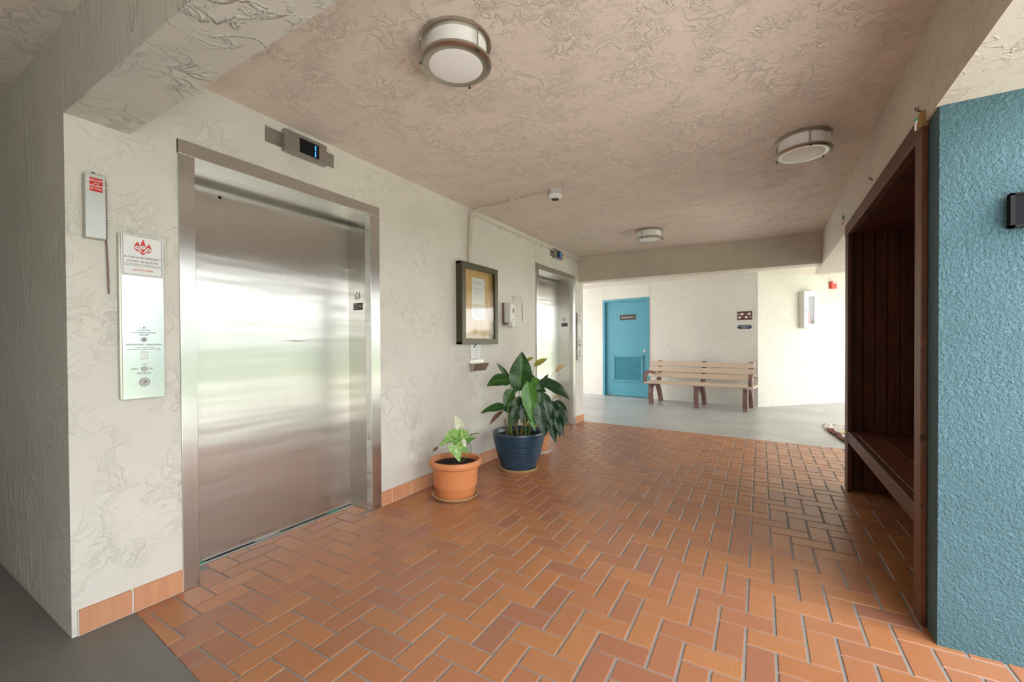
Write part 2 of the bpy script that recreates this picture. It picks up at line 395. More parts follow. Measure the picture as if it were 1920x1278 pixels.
m = MB(); q = [a0, a1, a1+nn*.24, a0+nn*.24]
m.add([(p[0], p[1], BEAM) for p in q]+[(p[0], p[1], CEIL+.02) for p in q], [(0, 3, 2, 1), (4, 5, 6, 7), (0, 1, 5, 4), (1, 2, 6, 5), (2, 3, 7, 6), (3, 0, 4, 7)])
struct(m.build('trim_3', M_beam))                                                                  # far cross beam
def slab0(poly, z0, z1): return MB().prism(poly, z0, z1, lambda a, b, h: (a, b, h)).build('floor_core', M_grout)
# far walls
FA = np.array([-.843, 9.79, 0]); FB = np.array([2.361, 9.306, 0]); FU = (FB-FA)/np.linalg.norm(FB-FA); FN = np.array([FU[1], -FU[0], 0.])
def frame(O, U, Nn): return Matrix(((U[0], Nn[0], 0, O[0]), (U[1], Nn[1], 0, O[1]), (0, 0, 1, 0), (0, 0, 0, 1)))
TF = frame(FB, -FU, FN)        # local: u measured from the corner to the left, n towards the lobby
def far_u(px, py): p = onpl(px, py, FB, FN); return -(p-FB) @ FU, p[2]
dl = far_u(1130.3, 650)[0]; drr = far_u(1217.6, 650)[0]; DTOP = 2.235
m = MB(TF); m.box(-.0, drr, -.25, 0, -.05, 2.9); m.box(drr-.01, dl+.01, -.25, 0, DTOP, 2.9); m.box(dl, 6.4, -.25, 0, -.05, 2.9)
struct(m.build('wall_far', M_far))
DU = np.array([math.cos(math.radians(46)), math.sin(math.radians(46)), 0]); DN = np.array([DU[1], -DU[0], 0.])
TD = frame(FB, DU, DN)
struct(MB(TD).box(-.01, 6, -.25, 0, -.05, 2.9).build('wall_far_right', M_far))
# side of the near walkway behind the photographer
struct(B(-5, 3.4, -1.9, -1.6, -.05, 2.9).build('wall_back', M_wall_side))
struct(B(3.4, 3.65, -1.9, -1.3, -.05, 2.9).build('wall_light_block', M_wall_side))  # unseen stub wall, added to keep grazing light off the near left wall
struct(B(3.9, 7.4, 4.43, 13, CEIL, 2.9).build('ceiling', M_ceil))  # unseen roof overhang, added to shade the angled far wall
struct(slab0([(-5, .6), (-.1, .6), (-.1, 6.3), (-5, 6.3)], -.2, -.06))  # slab added under the elevator core to stop light leaking from below
struct(MB(TF).box(drr-.3, dl+.3, -.6, -.26, -.2, 2.9).build('wall_leak_block', M_far))  # unseen block added behind the door to stop sky light leaking through
struct(B(-5.2, -5, -2.2, 6.36, -.05, 2.9).build('wall_end', M_wall_side))
# blue block with the alcove
AX0, AX1, AY0, AY1 = 3.07, 3.66, 2.50, 4.46
m = MB(); m.box(3.078, 6.5, 2.33, AY0, -.05, 2.15); m.box(AX1+.03, 6.5, AY0-.01, AY1+.01, -.05, 2.15); m.box(3.078, 6.5, AY1, AY1+.09, -.05, 2.15)
m.box(3.5, 6.5, 2.33, AY1+.09, 2.14, 6.)  # unseen upper part, raised to keep sun off the near floor
struct(m.build('wall_blue', M_blue))
# floors
def near_y(x): return .781-.063*x
def far_y(x): return 6.333-.0703*x
def slab(name, poly, z0, z1, mat): return MB().prism(poly, z0, z1, lambda a, b, h: (a, b, h)).build(name, mat)
floor = struct(slab('floor', [(-.30, near_y(-.3)), (3.9, near_y(3.9)), (3.9, far_y(3.9)), (-.30, far_y(-.3))], -.06, -.0045, M_grout))
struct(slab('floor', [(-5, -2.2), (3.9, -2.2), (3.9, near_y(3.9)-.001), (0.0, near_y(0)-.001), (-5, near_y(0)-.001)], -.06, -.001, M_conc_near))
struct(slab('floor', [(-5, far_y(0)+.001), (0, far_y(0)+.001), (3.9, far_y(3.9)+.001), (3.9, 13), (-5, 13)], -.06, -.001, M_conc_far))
struct(slab('ground', [(3.9, -40), (8.5, -40), (8.5, 60), (3.9, 60)], -.12, -.02, M_pave))
struct(slab('ground', [(8.5, -40), (60, -40), (60, 60), (8.5, 60)], -.12, -.03, M_grass))
struct(slab('ground', [(-5, -40), (3.9, -40), (3.9, -2.2), (-5, -2.2)], -.12, -.02, M_pave))
struct(slab('ground', [(-40, 6.36), (-5, 6.36), (-5, 60), (-40, 60)], -.12, -.02, M_pave))
struct(slab('ground', [(-5, 13), (3.9, 13), (3.9, 60), (-5, 60)], -.12, -.031, M_grass))
# hedge beyond the lawn (its green shows in the steel)
rng = random.Random(3); m = MB()
for i in range(5200):
    y = rng.uniform(-30, 45); z = rng.random()**.8*2.6*(.85+.2*math.sin(y*.9)+.1*math.sin(y*2.3)); x = 12+rng.uniform(-.8, .8)*math.sqrt(max(0, 1-z/3.6))
    c = Vector((x, y, z-.03)); a = Vector((rng.gauss(0, 1), rng.gauss(0, 1), rng.gauss(0, 1))).normalized(); b = a.orthogonal().normalized(); s_ = rng.uniform(.15, .3)
    m.add([c-a*s_, c+b*s_*.5, c+a*s_, c-b*s_*.5], [(0, 1, 2, 3)])
h = m.build('hedge', M_hedge); tag(h, 'long green hedge beyond the lawn', 'hedge'); h['kind'] = 'stuff'

# ------------------------------------------------------------------ quarry tiles in herringbone
TA, UU, VV = -.009672, .106741, .106741*1.0486
OX, OY = CAM[0]-.07295, 1.95673           # lattice origin
ca, sa = math.cos(TA), math.sin(TA)
def lat(u, v): return (OX+u*UU*ca+v*VV*sa, OY-u*UU*sa+v*VV*ca)
JU, JV = .0112, .0085
def clip(poly, a, b, c):      # keep a*x+b*y <= c
    out = []
    for i in range(len(poly)):
        p, q = poly[i], poly[(i+1) % len(poly)]; dp = a*p[0]+b*p[1]-c; dq = a*q[0]+b*q[1]-c
        if dp <= 0: out.append(p)
        if dp*dq < 0: t = dp/(dp-dq); out.append((p[0]+(q[0]-p[0])*t, p[1]+(q[1]-p[1])*t))
    return out
def area(P): return .5*sum(P[i][0]*P[(i+1) % len(P)][1]-P[(i+1) % len(P)][0]*P[i][1] for i in range(len(P)))
def inset(P, d):
    n = len(P); out = []
    for i in range(n):
        a, b, c = Vector(P[i-1]), Vector(P[i]), Vector(P[(i+1) % n])
        e1 = (b-a).normalized(); e2 = (c-b).normalized(); n1 = Vector((-e1.y, e1.x)); n2 = Vector((-e2.y, e2.x))
        k = 1+n1.dot(n2); q = b+(n1+n2)*(d/max(k, .35)); out.append((q.x, q.y))
    return out
def tile_geo(P, dz=0.):
    n = len(P); Q = inset(P, .0022)
    vs = [(x, y, -.012) for x, y in P]+[(x, y, -.0022+dz) for x, y in P]+[(x, y, dz) for x, y in Q]; fs = [tuple(2*n+i for i in range(n))]
    for i in range(n):
        j = (i+1) % n; fs += [(i, j, n+j, n+i), (n+i, n+j, 2*n+j, 2*n+i)]
    return vs, fs
TILES = []
for a_ in range(-80, 80):
    for b_ in range(-30, 40):
        ou, ov = a_+2*b_, -a_+2*b_
        for kind, (u0, v0, du, dv) in (('H', (ou, ov, 2, 1)), ('V', (ou+1, ov+1, 1, 2))):
            cx_, cy_ = lat(u0+du/2, v0+dv/2)
            if not (-.45 < cx_ < 3.75 and .3 < cy_ < 6.6): continue
            ju, jv = JU/2/UU, JV/2/VV
            full = [lat(u0+ju, v0+jv), lat(u0+du-ju, v0+jv), lat(u0+du-ju, v0+dv-jv), lat(u0+ju, v0+dv-jv)]
            P = clip(full, -.063*-1, 0, 9) if 0 else full
            P = clip(P, -.063, -1, -.781-.002); P = clip(P, .0703, 1, 6.333-.002) if P else P
            in_e = [e for e in (E1, E2) if P and e[0]+.075 < cy_ < e[1]-.085]
            xlim = -REC+.035 if in_e else .004
            if P: P = clip(P, -1, 0, -xlim)
            if in_e and P and min(p[0] for p in P) < 0:
                P = clip(P, 0, -1, -(in_e[0][0]+.072)); P = clip(P, 0, 1, in_e[0][1]-.087) if P else P
            if not P or len(P) < 3 or area(P) < .0008: continue
            if cx_ > 3.14 and (cy_ < AY0 or cy_ > AY1) and 2.46 < cy_ < AY1+.03: continue
            if cx_ > 3.72 and 2.46 < cy_ < 4.45: continue
            pr = [project((x, y, 0)) for x, y in P]
            vis = min(q[2] for q in pr) > .3 and max(q[0] for q in pr) > 0 and min(q[0] for q in pr) < 1920 and min(q[1] for q in pr) < 1278 and max(q[1] for q in pr) > 0
            A = abs(area([(q[0], q[1]) for q in pr])) if vis else 0
            TILES.append((A, kind, (cx_, cy_), P, len(P) == 4 and abs(area(P)-area(full)) < 1e-6))
TILES.sort(key=lambda t: -t[0])
shared = {}; rest = MB()
for i, (A, kind, c, P, isfull) in enumerate(TILES):
    if i < 300 and A > 0:
        loc = (c[0], c[1], 0)
        if isfull:
            if kind not in shared:
                me = bpy.data.meshes.new('tile'); vs, fs = tile_geo([(x-c[0], y-c[1]) for x, y in P]); me.from_pydata(vs, [], fs); me.materials.append(M_tile); shared[kind] = me
            me = shared[kind]
        else:
            me = bpy.data.meshes.new('tile'); vs, fs = tile_geo([(x-c[0], y-c[1]) for x, y in P]); me.from_pydata(vs, [], fs); me.materials.append(M_tile)
        o = link(bpy.data.objects.new('tile', me), floor); o.location = (c[0], c[1], random.uniform(-.0012, .0003))
        o.rotation_euler = (random.gauss(0, .0016), random.gauss(0, .0016), random.gauss(0, .002))
    else:
        vs, fs = tile_geo(P, random.uniform(-.0012, .0003)); rest.add(vs, fs)
o = rest.build('tile_field', M_tile, floor); o['kind'] = 'stuff'

# ------------------------------------------------------------------ tile baseboard
def baseboard(name, runs):
    root = None
    for (y0, y1, ys) in runs:
        g = B(-.01, .008, y0, y1, 0, .104).build(name if root is None else 'grout_strip', M_grout_pale, root)
        if root is None: root = struct(g)
        for ya, yb in zip(ys[:-1], ys[1:]):
            B(-.005, .0135, ya+.004, yb-.004, .004, .108).build('tile', M_base, root, .002, seg=1)
def ysplit(y0, y1, n=None, step=.2):
    k = n or max(1, round((y1-y0)/step)); return [y0+(y1-y0)*i/k for i in range(k+1)]
ysp = onx(248, 1140)[1]
baseboard('baseboard_left', [(.592, E1[0], [.592, ysp, E1[0]]), (E1[1], 4.765, [E1[1]]+ysplit(E1[1]+.107, 4.765, 12)), (E2[1], WEND-.002, ysplit(E2[1], WEND-.002, 2))])

# ================================================================== ELEVATORS
def elevator(E, label, first):
    y0, y1 = E; iy0, iy1 = y0+.070, y1-.085; zt = 2.165; F = .012
    t = thing('elevator', label, 'elevator', (0, (y0+y1)/2, 0))
    MB().box(-.05, F, y0, iy0, 0, zt).build('jamb', M_steel, t, .002)
    MB().box(-.05, F, iy1, y1, 0, zt).build('jamb', M_steel, t, .002)
    MB().box(-.05, F+.001, y0-.002, y1+.002, zt, ETOP).build('head', M_steel_h, t, .002)
    MB().box(-REC-.02, -.05, iy1, iy1+.03, -.004, 2.22).build('reveal', M_steel_r, t)
    MB().box(-REC-.02, -.05, iy0-.03, iy0, -.004, 2.22).build('reveal', M_steel_r, t)
    MB().box(-REC-.02, -.04, iy0-.02, iy1+.02, 2.197, 2.225).build('soffit', M_steel_h, t)
    d = MB().box(-REC-.03, -REC, iy0-.02, iy1+.02, .006, 2.21).build('door', M_steel_door, t)
    dr_ = onpl(412, 370, (-REC, 0, 0), (1, 0, 0)) if first else np.array([0, iy0+.17, 2.09])
    MB().lathe([(.0, .0012), (.009, .0012), (.009, -.004)], (-REC, dr_[1], dr_[2]), 16, 'x').build('keyhole', M_black, d)
    if first:
        c = onx(556, 639, -REC); MB().tube([(-REC+.0002, c[1]-.075, c[2]+.004), (-REC+.0004, c[1], c[2]-.001), (-REC+.0002, c[1]+.08, c[2]+.002)], [.0008, .004, .0008], 6).build('scuff', M_inkgrey, d)
    s_ = MB().box(-REC-.02, -REC+.032, iy0, iy1, -.02, .001).build('sill', M_alu, t)
    MB().box(-REC+.004, -REC+.010, iy0, iy1, 0, .0016).build('sill_groove', M_black, s_)
    MB().box(-REC+.018, -REC+.022, iy0, iy1, 0, .0016).build('sill_groove', M_black, s_)
    for a, b in ((.03, .11), (.36, .50), (.83, .90)):
        L = iy1-iy0; MB().box(-REC+.001, -REC+.014, iy0+a*L, iy0+b*L, .0012, .004).build('gib_strip', M_green if a != .36 else M_alu, s_)
    # floor marking plates on the right-hand reveal
    yq = iy1-.0005
    if first: xa, xb, za, zb, zc, zd = [onpl(663, 575, (0, yq, 0), (0, 1, 0))[0], onpl(680, 575, (0, yq, 0), (0, 1, 0))[0]]+[onpl(671, v, (0, yq, 0), (0, 1, 0))[2] for v in (544, 565, 568, 581)]
    else: xa, xb, za, zb, zc, zd = REV[0]
    REV[:] = [(xa, xb, za, zb, zc, zd)]
    xm = (xa+xb)/2; hw = (xb-xa)/2
    p = MB().box(xm-hw*.75, xm+hw*.75, yq-.0012, yq+.001, zb, za).build('floor_plate', M_panel, t)
    # star outline and the figure 1
    S_ = []; R0 = hw*.36; cxs, czs = xm-hw*.22, (za+zb)/2
    for k in range(10):
        a = math.pi/2+k*math.pi/5; r_ = R0*(1 if k % 2 == 0 else .45)*1.25; S_.append((cxs+r_*math.cos(a), czs+r_*math.sin(a)*1.3))
    sm = MB()
    for k in range(10): sm.tube([(S_[k][0], yq-.0014, S_[k][1]), (S_[(k+1) % 10][0], yq-.0014, S_[(k+1) % 10][1])], .0022, 5)
    sm.build('star_mark', M_ink, p)
    text('figure', '1', (za-zb)*.95, (xm+hw*.42, yq-.0013, czs), XR, ZU, M_ink, p, xs=.8)
    q = MB().box(xa, xb, yq-.0014, yq+.001, zd, zc).build('dark_plate', M_ink, t)
    bm_ = MB(); r2 = random.Random(5)
    for k in range(3): zz = zd+(zc-zd)*(.2+.28*k); bm_.box(xa+.006, xm-.004, yq-.002, yq-.001, zz, zz+.006)
    for k in range(4): xx = xm+hw*(.12+.2*k); bm_.box(xx, xx+.004, yq-.002, yq-.001, zd+.012+.006*(k % 2), zc-.010-.006*((k+1) % 2))
    bm_.build('plate_marks', M_inkgrey, q)
REV = []
elevator(E1, 'closed brushed steel elevator door next to the tall fire service panel', True)
elevator(E2, 'closed brushed steel elevator behind the blue planter', False)

# ------------------------------------------------------------------ floor indicators over the doors
def indicator(ya, yb, za, zb, pa, pb, label):
    t = thing('floor_indicator', label, 'display', (0, (ya+yb)/2, za)); D = .036
    b = MB().box(-.001, D, ya, yb, za, zb).build('housing', M_greymetal, t, .003)
    zm = (za+zb)/2; hh = (zb-za)*.34
    MB().box(-.001, .004, pa, ya+.01, zm-hh, zm+hh).build('mounting_plate', M_greymetal, t); MB().box(-.001, .004, yb-.01, pb, zm-hh, zm+hh).build('mounting_plate', M_greymetal, t)
    for y in ((pa+ya)/2, (pb+yb)/2): MB().lathe([(0, .0065), (.006, .005), (.006, .003)], (0, y, zm), 10, 'x').build('screw', M_alu, t)
    s_ = MB().box(D-.001, D+.0008, ya+(yb-ya)*.33, yb-(yb-ya)*.2, zm-hh*.95, zm+hh*1.0).build('screen', M_black, t)
    yd = yb-(yb-ya)*.30
    MB().box(D, D+.0016, yd, yd+.006, zm+.004, zm+hh*.78).build('lit_segment', M_led, s_); MB().box(D, D+.0016, yd-.001, yd+.005, zm-hh*.78, zm-.004).build('lit_segment', M_led, s_)
indicator(1.51-.012, 1.80-.02, 2.376, 2.508, 1.40, 1.855, 'steel floor indicator with lit blue figure over the elevator by the fire panel')
indicator(5.255, 5.50, 2.378, 2.508, 5.18, 5.58, 'steel floor indicator over the elevator behind the planter')

# ------------------------------------------------------------------ fire service panels
def panel(y0, y1, z0, z1, label, full):
    D = .028; t = thing('elevator_call_panel', label, 'panel', (0, (y0+y1)/2, z0))
    MB().box(-.002, D-.006, y0-.006, y1-.003, z0+.003, z1-.002).build('back_box', M_nickel, t)
    f = MB().box(D-.007, D, y0, y1, z0, z1).build('face_plate', M_panel, t, .0015, seg=1)
    yc = (y0+y1)/2; H_ = z1-z0; W_ = y1-y0
    zs = z0+H_*.748
    s_ = MB().box(D, D+.0016, y0+.001, y1-.001, zs, z1-.001).build('fire_sign', M_sign, t)
    X = D+.002
    def rect(ya, yb, za, zb, w_=.0016):
        q = MB(); q.box(D+.001, X, ya, yb, za, za+w_); q.box(D+.001, X, ya, yb, zb-w_, zb); q.box(D+.001, X, ya, ya+w_, za, zb); q.box(D+.001, X, yb-w_, yb, za, zb); return q
    zd = zs+(z1-zs)*.27
    rect(y0+.006, y1-.006, zd+.003, z1-.006).build('border', M_ink, s_); rect(y0+.006, y1-.006, zs+.006, zd-.002).build('border', M_ink, s_)
    k = W_/.158
    text('sign_text', 'IN CASE OF FIRE EMERGENCY', .0125*k, (X, yc, zs+(z1-zs)*.45), YR, ZU, M_ink, s_, xs=.82)
    text('sign_text', 'DO NOT USE ELEVATOR', .0125*k, (X, yc, zs+(z1-zs)*.355), YR, ZU, M_ink, s_, xs=.82)
    text('sign_text', 'USE EXIT STAIRS', .0125*k, (X, yc, zs+(z1-zs)*.15), YR, ZU, M_inkred, s_, xs=.82)
    fl = MB(); fz = zs+(z1-zs)*.53
    def flame(cy, cz, h, w_):
        P = []
        for a in np.linspace(0, 1, 13): P.append((w_*math.sin(a*math.pi)**.8*(1-.55*a), a*h))
        poly = [(cy+a+.15*w_*(b/h)**2, cz+b) for a, b in P]+[(cy-a+.15*w_*(b/h)**2, cz+b) for a, b in P[::-1][1:-1]]
        fl.prism(poly, D+.001, X+.0002, lambda a, b, hh: (hh, a, b))
    flame(yc, fz+.010, .062, .013); flame(yc-.021, fz+.014, .044, .014); flame(yc+.021, fz+.010, .044, .014)
    fl.prism([(yc-.026, fz+.026), (yc-.018, fz+.020), (yc, fz+.008), (yc+.018, fz+.018), (yc+.027, fz+.028), (yc+.008, fz+.006), (yc, fz-.001), (yc-.008, fz+.006)], D+.001, X, lambda a, b, hh: (hh, a, b))
    fl.build('flame_emblem', M_inkred, s_)
    em = MB(); ed = MB()
    for dy, dz in ((0, .034), (-.020, .030), (.021, .026)):
        em.lathe([(0, X+.0006), (.0085, X+.0006), (.0085, X)], (0, yc+dy, fz+dz), 16, 'x'); ed.box(X, X+.0009, yc+dy-.001, yc+dy+.002, fz+dz-.004, fz+dz+.004)
    em.build('emblem_disc', M_sign, s_); ed.build('emblem_figure', M_ink, s_)
    def at(fr): return z0+H_*fr
    MB().lathe([(0, D+.003), (.0035, D+.002), (.0035, D)], (0, yc, at(.435)), 12, 'x').build('indicator_lamp', M_redbox, t)
    for dy in (-.013, .013): MB().lathe([(0, D+.001), (.0017, D+.001), (.0017, D)], (0, yc+dy, at(.435)), 8, 'x').build('screw', M_ink, t)
    for s2, fr, sz in (('ELEVATOR', .418, .0105), ('COMMUNICATIONS', .404, .0105), ('FAILURE', .390, .0105), ("FIREFIGHTERS' OPERATION", .330, .0115), ('TO RECALL ELEVATORS', .313, .0075), ('INSERT FIRE KEY AND TURN TO "ON"', .301, .0078), ('FIRE RECALL', .155, .0105)):
        text('panel_text', s2, sz*k, (D+.0004, yc, at(fr)), YR, ZU, M_ink, t, xs=.95)
    for s2, dy, fr in (('RESET', -.034, .182), ('ON', .024, .182), ('OFF', 0, .208)): text('panel_text', s2, .0095*k, (D+.0004, yc+dy, at(fr)), YR, ZU, M_ink, t)
    def ring(name, fr, r, m1, m2):
        a = MB().lathe([(r*.8, D+.004), (r, D+.003), (r, D-.001)], (0, yc, at(fr)), 24, 'x').build(name, m1, t)
        MB().lathe([(0, D+.0035), (r*.78, D+.003), (r*.8, D)], (0, yc, at(fr)), 24, 'x').build('key_core', m2, a); return a
    a = ring('key_switch', .362, .011, M_inkgrey, M_panel); MB().box(D+.003, D+.0045, yc-.001, yc+.0015, at(.362)-.005, at(.362)+.005).build('key_slot', M_ink, a)
    MB().box(D, D+.003, yc-.016, yc+.016, at(.242), at(.288)).build('phone_jack', M_alu, t, .002)
    a = ring('key_switch', .182, .012, M_inkgrey, M_panel)
    a = ring('call_button', .100, .021, M_inkgrey, M_sign)
    MB().tube([(D+.005, yc-.004, at(.100)-.006), (D+.005, yc+.006, at(.100)+.006)], .0012, 5).tube([(D+.005, yc-.001, at(.100)+.005), (D+.005, yc+.006, at(.100)+.006), (D+.005, yc+.005, at(.100)-.001)], .0012, 5).build('arrow', M_ink, a)
panel(.742, .898, .977, 1.723, 'tall steel call panel with fire emergency sign beside the large closed elevator door', True)
panel(6.085, 6.235, .965, 1.69, 'narrow steel call panel at the far end of the elevator wall', False)

# ------------------------------------------------------------------ fire department key box, its chain and rod
D = .045; y0, y1, z0, z1 = onx(160, 400, D)[1], onx(199, 400, D)[1], onx(180, 446, D)[2], onx(180, 326, D)[2]
t = thing('key_box', 'steel key box with red fire department label on stucco wall', 'key box', (0, (y0+y1)/2, z0))
MB().box(-.002, D-.008, y0+.001, y1-.001, z0+.001, z1-.001).build('box', M_nickel, t)
MB().box(D-.009, D, y0, y1, z0, z1).build('lid', plain('brushed_lid', (.56, .57, .56), .5, 1.), t, .002)
l_ = MB().box(D, D+.0008, y0+.014, y1-.010, z1-.075, z1-.018).build('label_plate', M_red, t)
yc = (y0+y1)/2+.002
for s2, dz, sz in (('FIRE DEPT.', .030, .0105), ('AND', .041, .007), ('EMERGENCY', .0515, .0105), ('USE ONLY', .0635, .0095)): text('label_text', s2, sz, (D+.001, yc, z1-dz), YR, ZU, M_lett, l_, xs=1.12)
MB().lathe([(.006, 0), (.006, .012), (.003, .014)], (.02, (y0+y1)/2, z1-.001), 10).build('bolt', M_leg, t)
hg = MB()
for k in range(20): zz = z0+(z1-z0)*(.03+.045*k); hg.box(.018, D-.006, y1-.001, y1+.006, zz, zz+.006)
hg.box(.022, D-.010, y1-.001, y1+.004, z0, z1-.012); hg.build('hinge', M_leg, t)
a = onx(199, 449, .012); b = onx(204, 551, .012)
tag(MB().tube([a, (a+b)/2+np.array([.002, .001, 0]), b], .0032, 8).build('hanging_rod', M_leg), 'thin rusty rod hanging below the key box', 'rod')

# ------------------------------------------------------------------ notice case
yL = onx(855, 560)[1]; D = depth_at(867, 560, yL); y1 = onx(934, 570, D)[1]; z1 = onx(867, 488, D)[2]; z0 = onx(900, 645, D)[2]; y0 = yL
t = thing('notice_case', 'glazed bronze notice case with plywood back and pinned papers', 'notice board', (0, (y0+y1)/2, z0))
m = MB(); m.box(-.002, D-.02, y0, y0+.02, z0, z1); m.box(-.002, D-.02, y1-.02, y1, z0, z1); m.box(-.002, D-.02, y0, y1, z0, z0+.02); m.box(-.002, D-.02, y0, y1, z1-.02, z1); m.build('case_body', M_bronze, t)
fw = .055; m = MB(); m.box(D-.022, D, y0, y0+fw, z0, z1); m.box(D-.022, D, y1-fw, y1, z0, z1); m.box(D-.022, D, y0+fw, y1-fw, z0, z0+fw); m.box(D-.022, D, y0+fw, y1-fw, z1-fw, z1)
fr_ = m.build('door_frame', M_bronze, t, .002, seg=1)
MB().lathe([(0, D+.004), (.006, D+.003), (.006, D-.002)], (0, y1-fw*.5, (z0+z1)/2-.05), 12, 'x').build('lock', M_black, fr_)
MB().box(D-.014, D-.011, y0+fw-.004, y1-fw+.004, z0+fw-.004, z1-fw+.004).build('pane', M_glass, fr_)
xb = D*.35
MB().box(xb-.006, xb, y0+.018, y1-.018, z0+.018, z1-.018).build('plywood_back', M_ply, t)
def sheet(px0, py0, px1, py1, label, dx, lines, title):
    p0, p1 = onx(px0, py0, xb+dx), onx(px1, py1, xb+dx)
    o = tag(MB().box(xb+dx, xb+dx+.0008, p0[1], p1[1], p1[2], p0[2]).build('notice_sheet', M_paper), label, 'paper')
    yc = (p0[1]+p1[1])/2; W_ = p1[1]-p0[1]; H_ = p0[2]-p1[2]; X = xb+dx+.001
    if title: text('heading', title, W_*.155, (X, yc, p0[2]-H_*.19), YR, ZU, M_inkgrey, o)
    q = MB()
    for (fa, fb, fz_) in lines: q.box(X-.0004, X+.0001, p0[1]+W_*fa, p0[1]+W_*fb, p0[2]-H_*fz_-.003, p0[2]-H_*fz_+.001)
    q.build('print_lines', M_inkgrey, o)
    MB().lathe([(0, X+.005), (.004, X+.004), (.004, X)], (0, p1[1]-.008 if title else p0[1]+.008, (p0[2]-.008) if title else p1[2]+.01), 10, 'x').build('pin', M_ink, o)
ls = [(.22, .8, .38)]+[(.2, .52, .52+.065*k) for k in range(5)]+[(.6, .82, .52+.065*k) for k in range(5)]
sheet(884.5, 519, 909, 573.5, 'upper white sheet with large heading in the notice case', .001, ls, 'BUILDING 1')
sheet(884, 572, 909.5, 601, 'lower white sheet with close printing in the notice case', .0022, [(.12, .85, .12)]+[(.15, .8, .3+.1*k) for k in range(6)], None)

# ------------------------------------------------------------------ card, leaflet tray, sanitizer, acrylic holder
p0, p1 = onx(883, 644, .004), onx(901, 672, .004)
w_, h_ = p1[1]-p0[1], p0[2]-p1[2]+.02; ch = .04
t = tag(MB().prism([(p0[1], p1[2]), (p1[1]-ch, p1[2]), (p1[1]-.012, p1[2]+.012), (p1[1], p1[2]+ch), (p1[1], p1[2]+h_), (p0[1], p1[2]+h_)], .0, .004, lambda a, b, h: (h, a, b)).build('notice_card', M_sign), 'small white card on the wall under the notice case', 'card')
q = MB()
for k, (a, b) in enumerate(((.35, .95), (.2, .9), (.25, .85), (.25, .85), (.3, .75))): q.box(.0038, .0044, p0[1]+w_*a, p0[1]+w_*b, p0[2]-.045-.025*k, p0[2]-.039-.025*k)
q.build('print_lines', M_inkgrey, t)
MB().prism([(p0[1]+.03, p0[2]-.045), (p0[1]+.055, p0[2]-.040), (p0[1]+.105, p0[2]-.004), (p0[1]+.08, p0[2]-.002)], .0036, .0046, lambda a, b, h: (h, a, b)).build('dark_band', M_ink, t)
y0 = onx(880, 684)[1]; D = depth_at(892, 690, y0+.01); D = min(max(D, .06), .12); y1 = onx(917, 680, D)[1]; zt = onx(890, 682, D)[2]; zb = onx(890, 696, D)[2]
t = thing('leaflet_tray', 'small metal tray on the wall below the white card', 'tray', (0, (y0+y1)/2, zb))
m = MB(); sl = .03
def trap(ya, yb, za, zb_, xa, xb_): pass
m.add([(0, y0, zt), (D, y0, zt), (D, y1, zt), (0, y1, zt), (0, y0+.01, zb), (D-sl, y0+.01, zb), (D-sl, y1-sl*.6, zb), (0, y1-sl*.6, zb),
       (.004, y0+.004, zt), (D-.004, y0+.004, zt), (D-.004, y1-.004, zt), (.004, y1-.004, zt), (.004, y0+.014, zb+.004), (D-sl-.004, y0+.014, zb+.004), (D-sl-.004, y1-sl*.6-.004, zb+.004), (.004, y1-sl*.6-.004, zb+.004)],
      [(0, 1, 5, 4), (1, 2, 6, 5), (2, 3, 7, 6), (3, 0, 4, 7), (4, 5, 6, 7), (8, 9, 13, 12), (9, 10, 14, 13), (10, 11, 15, 14), (11, 8, 12, 15), (12, 13, 14, 15), (0, 1, 9, 8), (1, 2, 10, 9), (2, 3, 11, 10), (3, 0, 8, 11)])
m.build('bin', M_nickel, t)
MB().box(-.001, .006, y0, y1, zt-.005, zt+.035).build('back_plate', M_greymetal, t); MB().box(.008, D-.01, y0+.012, y1-.02, zt-.02, zt-.012).build('contents', M_ink, t)
yL = onx(942, 590)[1]; D = .10; yR = onx(966, 590, D)[1]; zt = onx(955, 567, D*.7)[2]; zb = onx(955, 608, D*.7)[2]
t = thing('soap_dispenser', 'white plastic hand sanitizer dispenser right of the notice case', 'dispenser', (0, (yL+yR)/2, zb))
MB().box(-.002, .012, yL, yR, zb, zt).build('back_plate', M_leg, t, .004)
MB().box(.010, D, yL+.004, yR-.004, zb+.015, zt).build('cover', M_white, t, .022, True, 4)
MB().prism([(math.cos(a)*.012, math.sin(a)*.03) for a in np.linspace(0, 2*math.pi, 17)[:-1]], D-.001, D+.0015, lambda a, b, h: (h, (yL+yR)/2+.012+a, (zt+zb)/2+.03+b)).build('level_window', M_ink, t)
MB().box(D-.055, D+.006, (yL+yR)/2-.02, (yL+yR)/2+.05, zb-.028, zb+.06).build('push_lever', M_white, t, .012, True, 3)
MB().lathe([(.009, -.03), (.009, .02)], (.05, yL+.05, zb), 12).build('nozzle', M_black, t)
p0, p1 = onx(961, 553, .006), onx(980, 603, .006)
t = thing('leaflet_holder', 'clear acrylic leaflet holder on the wall beside the sanitizer', 'holder', (0, (p0[1]+p1[1])/2, p1[2]))
MB().box(-.001, .006, p0[1], p1[1], p1[2], p0[2]).build('back_sheet', M_acry, t)
m = MB(); m.box(.005, .018, p0[1], p0[1]+.006, p1[2], p0[2]-.02); m.box(.005, .018, p1[1]-.006, p1[1], p1[2], p0[2]-.06); m.box(.005, .018, p0[1], p1[1], p1[2], p1[2]+.006); m.build('rim', M_white, t)
for y in (p0[1]+.04, p1[1]-.04): MB().lathe([(0, .010), (.006, .008), (.006, .005)], (0, y, p0[2]-.018), 10, 'x').build('screw', M_ink, t)

